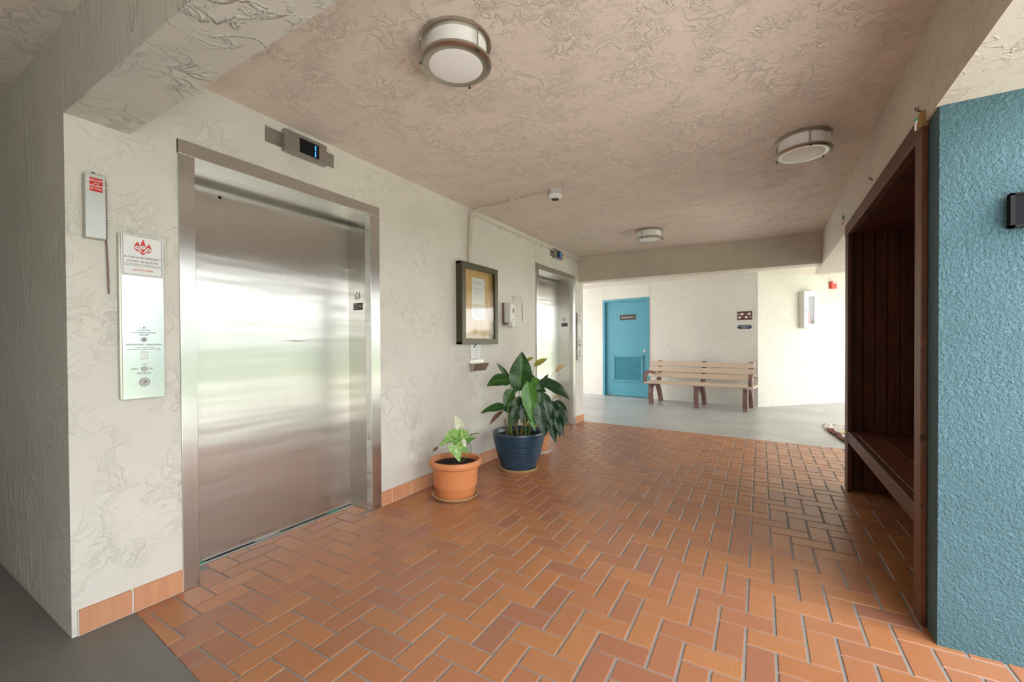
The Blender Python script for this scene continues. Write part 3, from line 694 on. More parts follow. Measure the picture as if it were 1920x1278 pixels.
# ------------------------------------------------------------------ conduit, junction boxes, smoke detector
def arc(p, q, r, k=6): return [p+(q-p)*i/k for i in range(k+1)]
cr = .011; yk = onx(880, 430)[1]; yv = onx(885, 430)[1]
zb1 = onx(878, 462)[2]; ztop = CEIL-.016
sd = onz(1041, 366, 2.50); ctr = np.array([sd[0], sd[1]])
t = thing('conduit_run', 'cream painted conduit rising from the notice case to the ceiling', 'conduit', (0, yv, zb1))
yb_ = onx(879, 475)[1]
MB().box(-.001, .03, yb_-.028, yb_+.028, z1-.0, zb1).build('junction_box', M_cond, t, .003)
m = MB().tube([(.016, yb_-.008, zb1-.01), (.016, yb_-.01, zb1+.12), (.016, yk-.01, zb1+.26), (.016, yk+.005, CEIL-.004)], cr*.9); m.build('pipe', M_cond, t, 0, True)
pts = [(.016, yb_+.016, zb1-.01), (.016, yb_+.018, zb1+.2)]
for k in range(7): a = k/6*math.pi/2; pts.append((.016+.10*(1-math.cos(a)), yb_+.018+.03*(1-math.cos(a)), ztop-.10+.10*math.sin(a)))
e = np.array([ctr[0]-.05, ctr[1]-.02, ztop]); s0 = np.array(pts[-1])
pts += [tuple(s0+(e-s0)*f) for f in (.25, .5, .75, 1.)]
MB().tube(pts, cr).build('pipe', M_cond, t, 0, True)
pts = [(.016, yb_+.030, zb1+.10), (.016, yb_+.030, ztop-.12)]
for k in range(7): a = k/6*math.pi/2; pts.append((.016, yb_+.030+.09*(1-math.cos(a)), ztop-.13+.09*math.sin(a)))
yE = onx(1078, 474)[1]; pts += [(.016, 4.2, ztop-.045), (.016, 5.0, ztop-.04), (.016, yE, ztop-.05), (.016, yE+.12, ztop-.08), (.016, 6.22, ztop-.10)]
MB().tube(pts, cr).build('pipe', M_cond, t, 0, True)
m = MB()
for y in (3.9, 4.35, 4.9, 5.6): m.box(-.001, .03, y-.008, y+.008, ztop-.062, ztop-.03)
m.build('pipe_strap', M_cond, t)
mid = s0+(e-s0)*.5; MB().box(mid[0]-.006, mid[0]+.006, mid[1]-.05, mid[1]+.05, ztop-.013, CEIL).build('pipe_strap', M_cond, t)
t = thing('smoke_detector', 'white smoke detector on the ceiling at the end of the conduit', 'smoke detector', (ctr[0], ctr[1], CEIL))
c3 = (ctr[0], ctr[1], 0)
MB().lathe([(.056, CEIL), (.056, CEIL-.038), (.052, CEIL-.04)], c3, 32).build('base', M_inkgrey if 0 else plain('grey_base', (.5, .5, .47), .5), t, 0, True)
MB().lathe([(.050, CEIL-.038), (.060, CEIL-.044), (.060, CEIL-.058), (.045, CEIL-.074), (.03, CEIL-.080), (0, CEIL-.081)], c3, 32).build('cap', M_white, t, 0, True)
MB().lathe([(.030, CEIL-.0795), (.033, CEIL-.0795), (.033, CEIL-.083), (.030, CEIL-.083)], c3, 24).build('vent', M_black, t)

# ------------------------------------------------------------------ ceiling lights
def ceiling_light(c, label, rot=0.):
    r = .152; t = thing('ceiling_light', label, 'ceiling light', (c[0], c[1], CEIL), 'drum ceiling lights'); c3 = (c[0], c[1], 0)
    MB().lathe([(r-.02, CEIL), (r, CEIL), (r+.004, CEIL-.006), (r+.004, CEIL-.016), (r-.002, CEIL-.020), (r-.018, CEIL-.020)], c3, 56).build('top_ring', M_nickel, t, 0, True)
    MB().lathe([(r-.018, CEIL-.001), (r-.018, CEIL-.105), (r-.024, CEIL-.108), (r*.6, CEIL-.113), (0, CEIL-.116)], c3, 56).build('diffuser', M_diff, t, 0, True)
    MB().lathe([(r-.022, CEIL-.092), (r-.004, CEIL-.090), (r+.004, CEIL-.094), (r+.004, CEIL-.104), (r-.006, CEIL-.110), (r-.024, CEIL-.1095)], c3, 56).build('bottom_ring', M_nickel, t, 0, True)
    for k in range(3):
        a = rot+k*2*math.pi/3; x, y = c[0]+(r+.001)*math.cos(a), c[1]+(r+.001)*math.sin(a)
        p = MB().lathe([(.0035, CEIL-.112), (.0035, CEIL-.010)], (x, y, 0), 8).build('strut', M_nickel, t, 0, True)
        MB().lathe([(0, CEIL-.120), (.005, CEIL-.117), (.006, CEIL-.111), (.004, CEIL-.108)], (x, y, 0), 10).build('finial', M_bronze, p, 0, True)
L1 = onz(855, 128, 2.43); L2 = onz(1506, 291, 2.43); L3 = onz(1217, 448, 2.445); L4 = onz(1158, 517, 2.43)
ceiling_light(L1, 'drum ceiling light with nickel rings nearest the steel elevator door by the fire panel', 3.9)
ceiling_light(L2, 'drum ceiling light with nickel rings above the wooden alcove bench', 4.9)
ceiling_light(L3, 'drum ceiling light with nickel rings close to the far cross beam', 4.4)
ceiling_light(L4, 'drum ceiling light partly hidden behind the far cross beam', 4.4)

# ================================================================== WOODEN ALCOVE
FX = 3.055; PT = 2.185
t = thing('alcove_bench', 'dark stained wooden alcove with plank walls and built-in bench', 'bench', (3.35, 3.38, 0))
yn0, yn1, yf0, yf1 = 2.458, 2.552, 4.36, 4.52
MB().box(FX, FX+.0225, yn0, yn1, 0, PT).build('post', M_rough, t, .003, seg=1)
MB().box(FX, FX+.03, yf0, yf1-.02, 0, PT).build('post', M_wood, t, .003, seg=1)
MB().box(FX-.003, FX+.03, yn0+.004, yf1-.02, 2.088, PT-.002).build('top_rail', M_wood_y, t, .003, seg=1)
MB().box(FX-.004, FX+.024, yn0-.004, yn0+.05, PT-.055, PT+.012).build('post_cap', M_pale, t, .003, seg=1)
bw = .0775
x = FX+.03; k = 0
while x < AX1-.005:                       # far and near side walls: vertical boards with grooves
    xb_ = min(x+bw, AX1)
    for y0, y1 in ((AY1-.035, AY1-.012), (AY0+.012, AY0+.035)): MB().box(x+.0015, xb_-.0015, y0, y1, 0, 2.115).build('board', M_wood, t, .0065, seg=1)
    x += bw
y = AY0+.036
while y < AY1-.04:
    yb_ = min(y+bw, AY1-.036); MB().box(AX1-.02, AX1, y+.0015, yb_-.0015, 0, 2.115).build('board', M_wood, t, .0065, seg=1)
    MB().box(FX+.0305, AX1-.021, y+.0015, yb_-.0015, 2.092, 2.112).build('ceiling_board', M_wood_x, t, .0065, seg=1); y += bw
MB().box(FX+.03, AX1+.01, AY0+.002, AY0+.011, 0, 2.118).build('backing', M_wood, t); MB().box(FX+.03, AX1+.01, AY1-.011, AY1-.002, 0, 2.118).build('backing', M_wood, t)
MB().box(AX1+.001, AX1+.01, AY0+.002, AY1-.002, 0, 2.118).build('backing', M_wood, t); MB().box(FX+.042, AX1, AY0+.002, AY1-.002, 2.113, 2.12).build('backing', M_wood, t)
MB().box(FX+.004, FX+.044, yn1-.01, yf0+.01, .405, .492).build('seat_fascia', M_wood_y, t, .003, seg=1)
for xa, xb_ in ((FX+.045, 3.24), (3.244, 3.44), (3.444, AX1-.022)): MB().box(xa, xb_, AY0+.036, AY1-.036, .458, .494).build('seat_plank', M_wood_y, t, .003, seg=1)
# scraps of ribbon and wire left on the frame
a = onx(1579, 412, 3.05)
t = thing('flag_ribbon', 'scrap of red white and blue ribbon at the far corner of the alcove', 'ribbon', tuple(a))
for k, mt in enumerate((plain('ribbon_blue', (.02, .03, .12), .6), M_lett, M_redbox)):
    MB().box(3.052, 3.056, a[1]-.03+.022*k, a[1]+.035+.01*k, a[2]+.005-.02*k, a[2]+.022-.02*k).build('strip', mt, t)
MB().tube([(3.062, a[1]-.02, a[2]+.02), (3.045, a[1]-.04, a[2]+.03)], .003, 6).build('pin', M_ink, t)
a = onx(1717, 232, 3.03)
t = thing('ribbon_clip', 'small green and white clip by the pale post end', 'clip', tuple(a))
MB().box(3.028, 3.034, a[1]-.008, a[1]+.012, a[2]+.01, a[2]+.022).build('clip', M_green, t); MB().tube([(3.032, a[1]-.004, a[2]+.012), (3.03, a[1]+.002, a[2]-.004), (3.032, a[1]+.014, a[2]-.024)], .0035, 6).build('strip', M_lett, t)
for pxy, lb in (((1722, 207), 'twist of dark wire stuck above the pale post end'), ((1634, 336), 'twist of dark wire stuck above the middle of the wooden rail')):
    a = onx(*pxy, 3.056)
    tag(MB().tube([(3.064, a[1]+.004, a[2]-.006), (3.05, a[1]+.012, a[2]+.006), (3.046, a[1]+.004, a[2]+.018)], .002, 6).tube([(3.064, a[1]+.004, a[2]-.004), (3.05, a[1]-.012, a[2]+.002), (3.05, a[1]-.022, a[2]+.008)], .0018, 6).build('wire_twist', M_ink), lb, 'wire', 'wire twists on the alcove')
# wall lamp on the blue wall
a = ony(1887, 367, 2.33); b = ony(1888, 430, 2.33)
rs = ray(1895, 400); LY = max(2.2, (a[0]-CAM[0])*rs[1]/rs[0])
t = thing('wall_lamp', 'black box wall lamp on the blue stucco wall', 'wall lamp', (a[0]+.08, 2.33, b[2]))
MB().box(a[0]+.02, a[0]+.14, 2.315, 2.332, b[2]+.01, a[2]-.01).build('back_plate', M_black, t)
m = MB(); X0, X1 = a[0], a[0]+.16; m.box(X0, X0+.012, LY, 2.325, b[2], a[2]); m.box(X1-.012, X1, LY, 2.325, b[2], a[2]); m.box(X0, X1, LY, 2.325, b[2], b[2]+.008); m.box(X0, X1, LY, 2.325, a[2]-.008, a[2]); m.build('housing', M_black, t)
MB().box(X0+.012, X1-.012, LY+.008, LY+.012, b[2]+.008, a[2]-.008).build('glass_front', plain('smoked_glass', (.006, .007, .010), .5, spec=.1), t)
MB().box(X0+.02, X1-.02, LY+.02, 2.32, b[2]+.01, a[2]-.01).build('lamp_body', M_black, t)

# ================================================================== FAR CORRIDOR
# storage door in the far wall
t = struct(MB(TF).box(drr+.0, drr+.055, -.10, .012, 0, DTOP-.06).box(dl-.055, dl, -.10, .012, 0, DTOP-.06).box(drr, dl, -.10, .012, DTOP-.06, DTOP).build('door_1', M_bluedoor))
t['label'] = 'blue painted storage room door with louvre and steel knob'
leaf = MB(TF).box(drr+.056, dl-.056, -.085, -.045, .008, DTOP-.062).build('door_leaf', M_bluedoor, t)
lu0, lz1 = far_u(1148, 665); lu1, lz0 = far_u(1205, 717)
m = MB(TF); fwid = .04
m.box(lu1, lu0, -.05, -.024, lz0, lz0+fwid).box(lu1, lu0, -.05, -.024, lz1-fwid, lz1).box(lu1, lu1+fwid, -.05, -.024, lz0, lz1).box(lu0-fwid, lu0, -.05, -.024, lz0, lz1).build('louvre_frame', M_bluedoor, leaf)
n = 19
for k in range(n):
    z = lz0+fwid+(lz1-lz0-2*fwid)*(k+.5)/n
    q = MB(TF); q.add([(lu1+fwid, -.046, z+.010), (lu0-fwid, -.046, z+.010), (lu0-fwid, -.025, z-.008), (lu1+fwid, -.025, z-.008), (lu1+fwid, -.048, z+.006), (lu0-fwid, -.048, z+.006), (lu0-fwid, -.028, z-.012), (lu1+fwid, -.028, z-.012)],
                       [(0, 1, 2, 3), (4, 7, 6, 5), (0, 3, 7, 4), (1, 5, 6, 2), (3, 2, 6, 7), (0, 4, 5, 1)])
    q.build('louvre_slat', M_bluedoor, leaf)
ku, kz = far_u(1209, 658); q = MB(TF); q.lathe([(0, .015), (.022, .010), (.028, -.005), (.012, -.015), (.012, -.03), (.034, -.035), (.034, -.046)], (ku, 0, kz), 20, 'y'); q.build('knob', M_alu, leaf, 0, True)
su0, sz1 = far_u(1160.5, 590); su1, sz0 = far_u(1190.5, 599)
s_ = MB(TF).box(su1, su0, -.046, -.041, sz0, sz1).build('door_sign', plain('sign_brown', (.05, .035, .03), .5), leaf)
P = TF @ Vector(((su0+su1)/2, -.040, (sz0+sz1)/2)); text('sign_text', 'Storage Room 1', .046, P, FU, ZU, M_lett, s_, depth=.001)
# unit directory and small oval plaque
u0, z1 = far_u(1382, 583.5); u1, z0 = far_u(1411, 599.5); W_ = u0-u1
t = thing('directory_sign', 'brown framed apartment directory sign on the far wall', 'sign', tuple(TF @ Vector(((u0+u1)/2, 0, z0))))
MB(TF).box(u1, u0, -.001, .008, z0, z1).build('frame', plain('sign_frame', (.5, .46, .42), .5), t); MB(TF).box(u1+.006, u0-.006, .004, .0095, z0+.007, z1-.007).build('frame_line', M_ink, t)
bd = MB(TF).box(u1+.016, u0-.016, .006, .011, z0+.014, z1-.014).build('board', plain('sign_maroon', (.11, .022, .018), .5), t)
zr = (z0+(z1-z0)*.68, z0+(z1-z0)*.32)
for row, items in ((0, ((.34, '115'), (.80, '118'))), (1, ((.18, '119'), (.61, '123')))):
    for fx, s2 in items:
        uu = u0-W_*fx; pl = MB(TF).box(uu-.024, uu+.024, .010, .0125, zr[row]-.02, zr[row]+.02).build('number_plate', M_lett, t)
        text('number', s2, .036, TF @ Vector((uu, .0128, zr[row])), FU, ZU, M_ink, pl)
m = MB(TF)
def arrow(uc, zc, d): m.prism([(uc+d*.018, zc), (uc, zc+.014), (uc, zc+.005), (uc-d*.02, zc+.005), (uc-d*.02, zc-.005), (uc, zc-.005), (uc, zc-.014)], .010, .0125, lambda a, b, h: (a, h, b))
arrow(u0-W_*.13, zr[0], 1); arrow(u0-W_*.88, zr[1], -1)
for fx, row in ((.57, 0), (.39, 1)): m.lathe([(0, .0125), (.008, .0125), (.008, .010)], (u0-W_*fx, 0, zr[row]), 12, 'y')
m.build('arrow', M_lett, t)
u0, z1 = far_u(1383, 608); u1, z0 = far_u(1409.5, 617.5); uc, zc = (u0+u1)/2, (z0+z1)/2; ru, rz = (u0-u1)/2, (z1-z0)/2
pp = [(uc+ru*math.cos(a)*(1+.03*math.cos(8*a)), zc+rz*(math.sin(a)*.85+.15*math.sin(3*a))) for a in np.linspace(0, 2*math.pi, 41)[:-1]]
t = tag(MB(TF).prism(pp, -.001, .010, lambda a, b, h: (a, h, b)).build('wall_plaque', plain('plaque_navy', (.02, .035, .06), .4)), 'small dark blue scalloped plaque under the directory sign', 'plaque')
m = MB(TF)
for k in range(9): m.box(uc-ru*.7+k*ru*.155, uc-ru*.7+k*ru*.155+ru*.10, .009, .0115, zc+.006, zc+.022)
for k in range(5): m.box(uc-ru*.4+k*ru*.155, uc-ru*.4+k*ru*.155+ru*.10, .009, .0115, zc-.022, zc-.008)
m.build('plaque_marks', plain('plaque_pale', (.35, .45, .5), .5), t)

# slatted bench by the far wall
AB = math.radians(-7.9); BU = np.array([math.cos(AB), math.sin(AB), 0]); BV = np.array([-math.sin(AB), math.cos(AB), 0])
BO = np.array([.493, 8.745, 0.]); TB = Matrix(((BU[0], BV[0], 0, BO[0]), (BU[1], BV[1], 0, BO[1]), (0, 0, 1, 0), (0, 0, 0, 1)))
def bench_u(px, py, v): p = onpl(px, py, BO+BV*v, BV); return (p-BO) @ BU, p[2]
t = thing('park_bench', 'tan slatted park bench with mauve brown legs beside the blue door', 'bench', tuple(BO+BU*.85+BV*.28))
LEGS = [bench_u(1219, 757, 0)[0], bench_u(1304.5, 765, 0)[0], bench_u(1397, 772, 0)[0]]
sa0, sa1 = bench_u(1207, 714, -.05)[0], bench_u(1413, 726, -.05)[0]; bz = .45
for k in range(4): MB(TB).box(sa0, sa1, -.06+.125*k, .055+.125*k, bz-.035, bz).build('seat_slat', M_slat, t, .006, seg=1)
ba0, ba1 = bench_u(1219, 688, .53)[0], bench_u(1414.5, 690, .53)[0]
for k, (z0, z1) in enumerate(((.515, .610), (.632, .727), (.745, .838))):
    v0 = .43+.22*(z0-.45); v1 = .43+.22*(z1-.45)
    MB(TB).add([(ba0, v0, z0), (ba1, v0, z0), (ba1, v1, z1), (ba0, v1, z1), (ba0, v0+.03, z0), (ba1, v0+.03, z0), (ba1, v1+.03, z1), (ba0, v1+.03, z1)], [(0, 1, 2, 3), (4, 7, 6, 5), (0, 3, 7, 4), (1, 5, 6, 2), (3, 2, 6, 7), (0, 4, 5, 1)]).build('back_slat', M_slat, t, .006, seg=1)
def strip(path, wd):      # flat ribbon profile in v-z with width wd, along path
    L, R_ = [], []
    for i, p in enumerate(path):
        a, b = np.array(path[max(i-1, 0)]), np.array(path[min(i+1, len(path)-1)]); d = b-a; d = d/np.linalg.norm(d); n_ = np.array([-d[1], d[0]])
        ww = wd[i] if hasattr(wd, '__len__') else wd; L.append(np.array(p)+n_*ww/2); R_.append(np.array(p)-n_*ww/2)
    return [tuple(x) for x in L+R_[::-1]]
for i, u in enumerate(LEGS):
    hw = .036
    for nm, path, wd in (('leg', [(.05, 0.), (.055, .05), (.035, .14), (.02, .22), (.05, .32), (.10, .415)], [.11, .085, .08, .08, .09, .10]),
                         ('leg', [(.60, 0.), (.575, .10), (.52, .22), (.44, .33), (.36, .415)], [.10, .08, .075, .08, .09]),
                         ('back_support', [(.46, .40), (.508, .50), (.548, .68), (.583, .852)], [.075, .06, .06, .055]),
                         ('seat_rail', [(-.02, .395), (.47, .395)], .045)):
        P_ = strip(path, wd); q = MB(TB); nP = len(path)
        for j in range(nP-1):
            quad = [P_[j], P_[j+1], P_[2*nP-2-j], P_[2*nP-1-j]]; q.prism(quad, u-hw, u+hw, lambda a, b, h: (h, a, b))
        q.build(nm, M_leg, t)
    if i != 1:
        us = u+(-.085 if i == 0 else .085)
        pth = [(-.03, bz-.01), (-.035, .54), (-.01, .60), (.06, .635), (.20, .64), (.46, .60)]; P_ = strip(pth, .045); q = MB(TB); nP = len(pth)
        for j in range(nP-1): q.prism([P_[j], P_[j+1], P_[2*nP-2-j], P_[2*nP-1-j]], us-.03, us+.03, lambda a, b, h: (h, a, b))
        q.build('armrest', M_leg, t)

# extinguisher cabinet and alarm on the angled wall
def dia(px, py, n_=0.): p = onpl(px, py, FB+DN*n_, DN); return (p-FB) @ DU, p[2]
cu0, cz1 = dia(1507, 546, .11); cu1, cz0 = dia(1531.5, 614, .11); D = .11
t = thing('extinguisher_cabinet', 'white cabinet with tall glass window on the angled wall', 'cabinet', tuple(TD @ Vector(((cu0+cu1)/2, 0, cz0))))
m = MB(TD); m.box(cu0, cu0+.01, 0, D, cz0, cz1).box(cu1-.01, cu1, 0, D, cz0, cz1).box(cu0, cu1, 0, D, cz0, cz0+.01).box(cu0, cu1, 0, D, cz1-.01, cz1).box(cu0, cu1, -.001, .008, cz0, cz1); m.build('body', M_white, t)
g0, gz1 = dia(1513.5, 555, D); g1, gz0 = dia(1525.5, 607, D)
m = MB(TD); m.box(cu0, g0, D, D+.015, cz0, cz1).box(g1, cu1, D, D+.015, cz0, cz1).box(g0, g1, D, D+.015, cz0, gz0).box(g0, g1, D, D+.015, gz1, cz1)
dd = m.build('door', plain('white_enamel', (.85, .86, .86), .35), t); MB(TD).box(g0, g1, D+.004, D+.008, gz0, gz1).build('pane', M_glass, dd)
MB(TD).box(g0-.035, g0-.012, D+.014, D+.03, (gz0+gz1)/2-.03, (gz0+gz1)/2+.03).build('handle', M_alu, dd)
ec = TD @ Vector(((g0+g1)/2-.03, .06, cz0+.011))
t = thing('fire_extinguisher', 'red fire extinguisher inside the white wall cabinet', 'extinguisher', tuple(ec)); e3 = (ec.x, ec.y, ec.z)
MB().lathe([(.04, 0), (.046, .006), (.046, .27), (.035, .31), (.016, .33), (.016, .35)], e3, 20).build('cylinder', M_redbox, t, 0, True)
MB().lathe([(.018, .35), (.018, .375), (.01, .39)], e3, 12).build('valve', M_black, t); MB().tube([(ec.x, ec.y, ec.z+.36), (ec.x-.03, ec.y-.03, ec.z+.40), (ec.x-.05, ec.y-.05, ec.z+.39)], .008, 6).build('lever', M_black, t)
au0, az1 = dia(1559, 527, .05); au1, az0 = dia(1569, 541, .05)
t = thing('fire_alarm', 'red fire alarm sounder high on the angled wall', 'alarm', tuple(TD @ Vector(((au0+au1)/2, 0, az0))))
MB(TD).box(au0, au1, -.001, .055, az0, az1).build('housing', M_redbox, t, .004); MB(TD).box(au0+.03, au1-.005, .05, .062, az1-.04, az1-.008).build('strobe', M_lett, t)
# rock bed at the edge of the walkway
bx0 = 3.20
t = tag(slab('planting_bed', [(bx0+.12, 6.30), (4.4, 6.2), (4.4, 7.75), (bx0, 7.72), (bx0+.02, 7.15)], -.01, .012, M_soil), 'planting bed of lava rock at the edge of the walkway', 'planting bed')
rr = random.Random(11); m = MB(); m2 = MB()
for k in range(1500):
    x, y = rr.uniform(bx0+.01, 3.9), rr.uniform(6.33, 7.7)
    if x < bx0+.12 and y < 7.15-.85*(x-bx0-.02)/.1: continue
    edge = y < 6.47 or x < bx0+.07+(0 if y > 7.15 else .1*(7.15-y)/.85); s_ = rr.uniform(.018, .038)*(1 if edge else .7); vs = []
    for a in ((1, 0, 0), (0, 1, 0), (-1, 0, 0), (0, -1, 0), (0, 0, 1), (0, 0, -1)):
        f = s_*rr.uniform(.6, 1.1); vs.append((x+a[0]*f, y+a[1]*f, .022+a[2]*f*.8))
    (m if edge and y < 7.3 else m2).add(vs, [(0, 1, 4), (1, 2, 4), (2, 3, 4), (3, 0, 4), (1, 0, 5), (2, 1, 5), (3, 2, 5), (0, 3, 5)])
o = m.build('lava_rocks', M_lava, t); o['kind'] = 'stuff'
o = m2.build('sunlit_rocks', M_sunrock, t); o['kind'] = 'stuff'  # rocks of the bed with sunlight painted in as a paler colour
a = onz(1580, 810, .05); tag(MB().add([(a[0]-.05, a[1], .05), (a[0]+.05, a[1]-.06, .055), (a[0]+.16, a[1], .07), (a[0]+.05, a[1]+.06, .06), (a[0]+.05, a[1], .045)], [(0, 1, 4), (1, 2, 4), (2, 3, 4), (3, 0, 4)]).build('fallen_leaf', plain('yellow_fallen', (.75, .62, .05), .6)), 'yellow fallen leaf on the lava rock bed', 'leaf')

# ================================================================== POTTED PLANTS
def bez(p0, p1, p2, t_): return (1-t_)**2*p0+2*t_*(1-t_)*p1+t_*t_*p2
def make_leaf(base, tip, wd, nrm, arch=0., mat=None, parent=None, fold=.18, shape='ovate', name='leaf', wob=.05, n=10):
    base, tip, nrm = np.array(base), np.array(tip), np.array(nrm, float); nrm /= np.linalg.norm(nrm)
    up = np.array([0, 0, 1.]); ctl = (base+tip)/2+up*arch
    vs, uvs, fs = [], [], []; K = 3; ph = random.random()*6
    for i in range(n+1):
        s_ = i/n; c = bez(base, ctl, tip, s_); d = (ctl-base)*(1-s_)+(tip-ctl)*s_; d /= np.linalg.norm(d)+1e-9
        nn_ = nrm-d*(nrm @ d); L = np.linalg.norm(nn_)
        nn_ = nn_/L if L > 1e-3 else np.array([0, 0, 1.]); side = np.cross(d, nn_)
        if shape == 'ovate': f = (math.sin(math.pi*min(1, s_)**.75))**.85
        elif shape == 'lance': f = (math.sin(math.pi*s_**.9))**1.0
        else: f = (1-s_)**.8*min(1, (s_+.03)*9)       # arrow
        if i in (0, n): f = .02 if not (shape == 'arrow' and i == 0) else .5
        for j in range(-K, K+1):
            a = j/K; lift = fold*abs(a)*wd*f*.5+wob*wd*math.sin(ph+s_*11+a*2)*abs(a)*f
            back = -.12*abs(a)*wd if shape == 'arrow' and s_ < .25 else 0
            vs.append(tuple(c+side*(a*wd*.5*f)+nn_*lift+d*back)); uvs.append((.5+a*.5, s_))
    R = 2*K+1
    for i in range(n):
        for j in range(R-1): fs.append((i*R+j, i*R+j+1, (i+1)*R+j+1, (i+1)*R+j))
    me = bpy.data.meshes.new(name); me.from_pydata(vs, [], fs); uvl = me.uv_layers.new(name='UVMap')
    for lp in me.loops: uvl.data[lp.index].uv = uvs[lp.vertex_index]
    me.polygons.foreach_set('use_smooth', [True]*len(me.polygons)); me.materials.append(mat)
    return link(bpy.data.objects.new(name, me), parent)
def stem(p, q, r, mat, parent, bow=(0, 0, 0), name='stem'):
    p, q = np.array(p), np.array(q); c = (p+q)/2+np.array(bow)
    return MB().tube([tuple(bez(p, c, q, k/7)) for k in range(8)], [r*(1-.35*k/7) for k in range(8)], 6).build(name, mat, parent, 0, True)
def mpp(c): return ((np.array([c[0], c[1], CAMH])-CAM) @ FV)/F_PX

# --- small syngonium in a terracotta pot
c = (.345, 2.70)
tag(MB().lathe([(0, 0), (.155, 0), (.178, .018), (.186, .030), (.180, .032), (.168, .020), (.15, .008), (0, .008)], (c[0], c[1], 0), 56).build('saucer', M_saucer, None, 0, True), 'tan saucer under the small terracotta pot', 'saucer')
t = thing('potted_syngonium', 'small pale green syngonium in an orange terracotta pot', 'potted plant', (c[0], c[1], .008))
MB().lathe([(0, .0081), (.148, .0081), (.153, .014), (.180, .245), (.192, .250), (.205, .258), (.208, .275), (.206, .296), (.199, .304), (.190, .304), (.184, .296), (.180, .262), (.172, .10), (0, .10)], (c[0], c[1], 0), 64).build('pot', M_terra, t, 0, True)
def soil_disc(r, z, c, parent, seed):
    q = random.Random(seed); vs = [(c[0], c[1], z+.012)]; fs = []; nr, ns = 7, 36
    for i in range(1, nr+1):
        for j in range(ns):
            a = 2*math.pi*j/ns; rr_ = r*i/nr; vs.append((c[0]+rr_*math.cos(a), c[1]+rr_*math.sin(a), z+(.012*(1-i/nr))+(q.uniform(-.005, .006) if i < nr else 0)))
    for j in range(ns): fs.append((0, 1+j, 1+(j+1) % ns))
    for i in range(nr-1):
        for j in range(ns): a0_ = 1+i*ns; fs.append((a0_+j, a0_+(j+1) % ns, a0_+ns+(j+1) % ns, a0_+ns+j))
    m_ = MB(); m_.add(vs, fs)
    for k in range(160):
        a = q.uniform(0, 6.28); rr_ = r*.95*math.sqrt(q.random()); s_ = q.uniform(.002, .005); x, y = c[0]+rr_*math.cos(a), c[1]+rr_*math.sin(a); zz = z+.012*(1-rr_/r)+.004
        m_.add([(x-s_, y, zz), (x, y-s_, zz), (x+s_, y, zz), (x, y+s_, zz), (x, y, zz+s_)], [(0, 1, 4), (1, 2, 4), (2, 3, 4), (3, 0, 4)])
    o_ = m_.build('soil', M_soil, parent); o_['kind'] = 'stuff'
soil_disc(.179, .262, c, t, 4)
def PX(cc): 
    k = mpp(cc); tw = toward(cc)
    return (lambda x, y, off=0.: facing(x, y, cc, off)), k, tw
pf, k, tw = PX(c)
SY = [((862.6, 799), (852.5, 777), 13, M_synw, .02, 0, .0, 'arrow'), ((858, 815), (834, 821), 16, M_syn, .03, .045, .5, 'arrow'), ((851, 824), (822, 838), 15, M_syn, .06, .03, .6, 'arrow'),
      ((868, 823), (866, 801), 15, M_syn, .0, 0, .2, 'arrow'), ((854, 834), (861, 865), 21, M_syn, .09, .01, .3, 'arrow'), ((881, 817), (900, 812), 8, M_syng, .0, .01, .9, 'arrow'),
      ((877, 828), (893, 821), 9, M_syng, .03, .01, .6, 'arrow'), ((866, 827), (874, 838), 9, M_synw, .05, .01, .4, 'arrow'), ((822, 837), (811, 846), 3.5, M_brownleaf, .05, .0, .3, 'lance'), ((858, 820), (845, 809), 13, M_syng, -.02, .02, .4, 'arrow'), ((862, 828), (848, 843), 13, M_syn, .05, .02, .5, 'arrow'), ((872, 815), (879, 806), 11, M_syn, -.03, .01, .4, 'arrow'), ((866, 836), (878, 850), 11, M_syng, .06, .01, .4, 'arrow')]
for b_, tp, wd, mt, off, arch, upw, shp in SY:
    make_leaf(pf(*b_, off), pf(*tp, off+.015), wd*k*1.55, tw*(1-upw)+np.array([0, 0, 1.])*upw, arch, mt, t, .25, shp)
root = pf(862, 868, 0.); root[2] = .262
for q, off in (((862.6, 799), .02), ((858, 815), .03), ((851, 824), .06), ((868, 823), 0.), ((856, 834), .07), ((881, 817), 0.), ((877, 828), .03), ((867, 827), .05)):
    p = root+np.array([random.uniform(-.02, .02), random.uniform(-.02, .02), 0]); stem(p, pf(*q, off), .0032, M_stem, t, tuple(tw*.02))
stem(pf(880, 830, .03), pf(881, 852, .05), .003, M_stem, t, tuple(np.array([.02, .01, 0]))); stem(pf(881, 852, .05), pf(868, 861, .04), .003, M_stem, t, (0, 0, -.012))

# --- peace lily in the blue glazed planter
c = (.41, 3.605)
tag(MB().lathe([(0, 0), (.165, 0), (.180, .016), (.188, .026), (.182, .029), (.170, .018), (.155, .008), (0, .008)], (c[0], c[1], 0), 56).build('saucer', M_saucer, None, 0, True), 'tan saucer under the blue planter', 'saucer')
t = thing('potted_peace_lily', 'large peace lily in a ribbed dark blue planter', 'potted plant', (c[0], c[1], .008))
prof = [(0, .0081), (.150, .0081), (.156, .014)]
def pot_r(z): return .156+(.252-.156)*min(1, max(0, (z-.014)/.33))**.72
z = .02
while z < .125: prof.append((pot_r(z), z)); z += .03
z = .125
while z < .335:
    r_ = pot_r(z); prof += [(r_, z), (r_+.006, z+.004), (r_+.006, z+.009), (r_+.0005, z+.013)]; z += .0165
prof += [(.253, .345), (.256, .360), (.252, .372), (.243, .374), (.236, .366), (.230, .33), (.19, .2), (0, .2)]
MB().lathe(prof, (c[0], c[1], 0), 72).build('pot', M_bluepot, t, 0, True)
soil_disc(.229, .325, c, t, 9)
pf, k, tw = PX(c); UPV = np.array([0, 0, 1.])
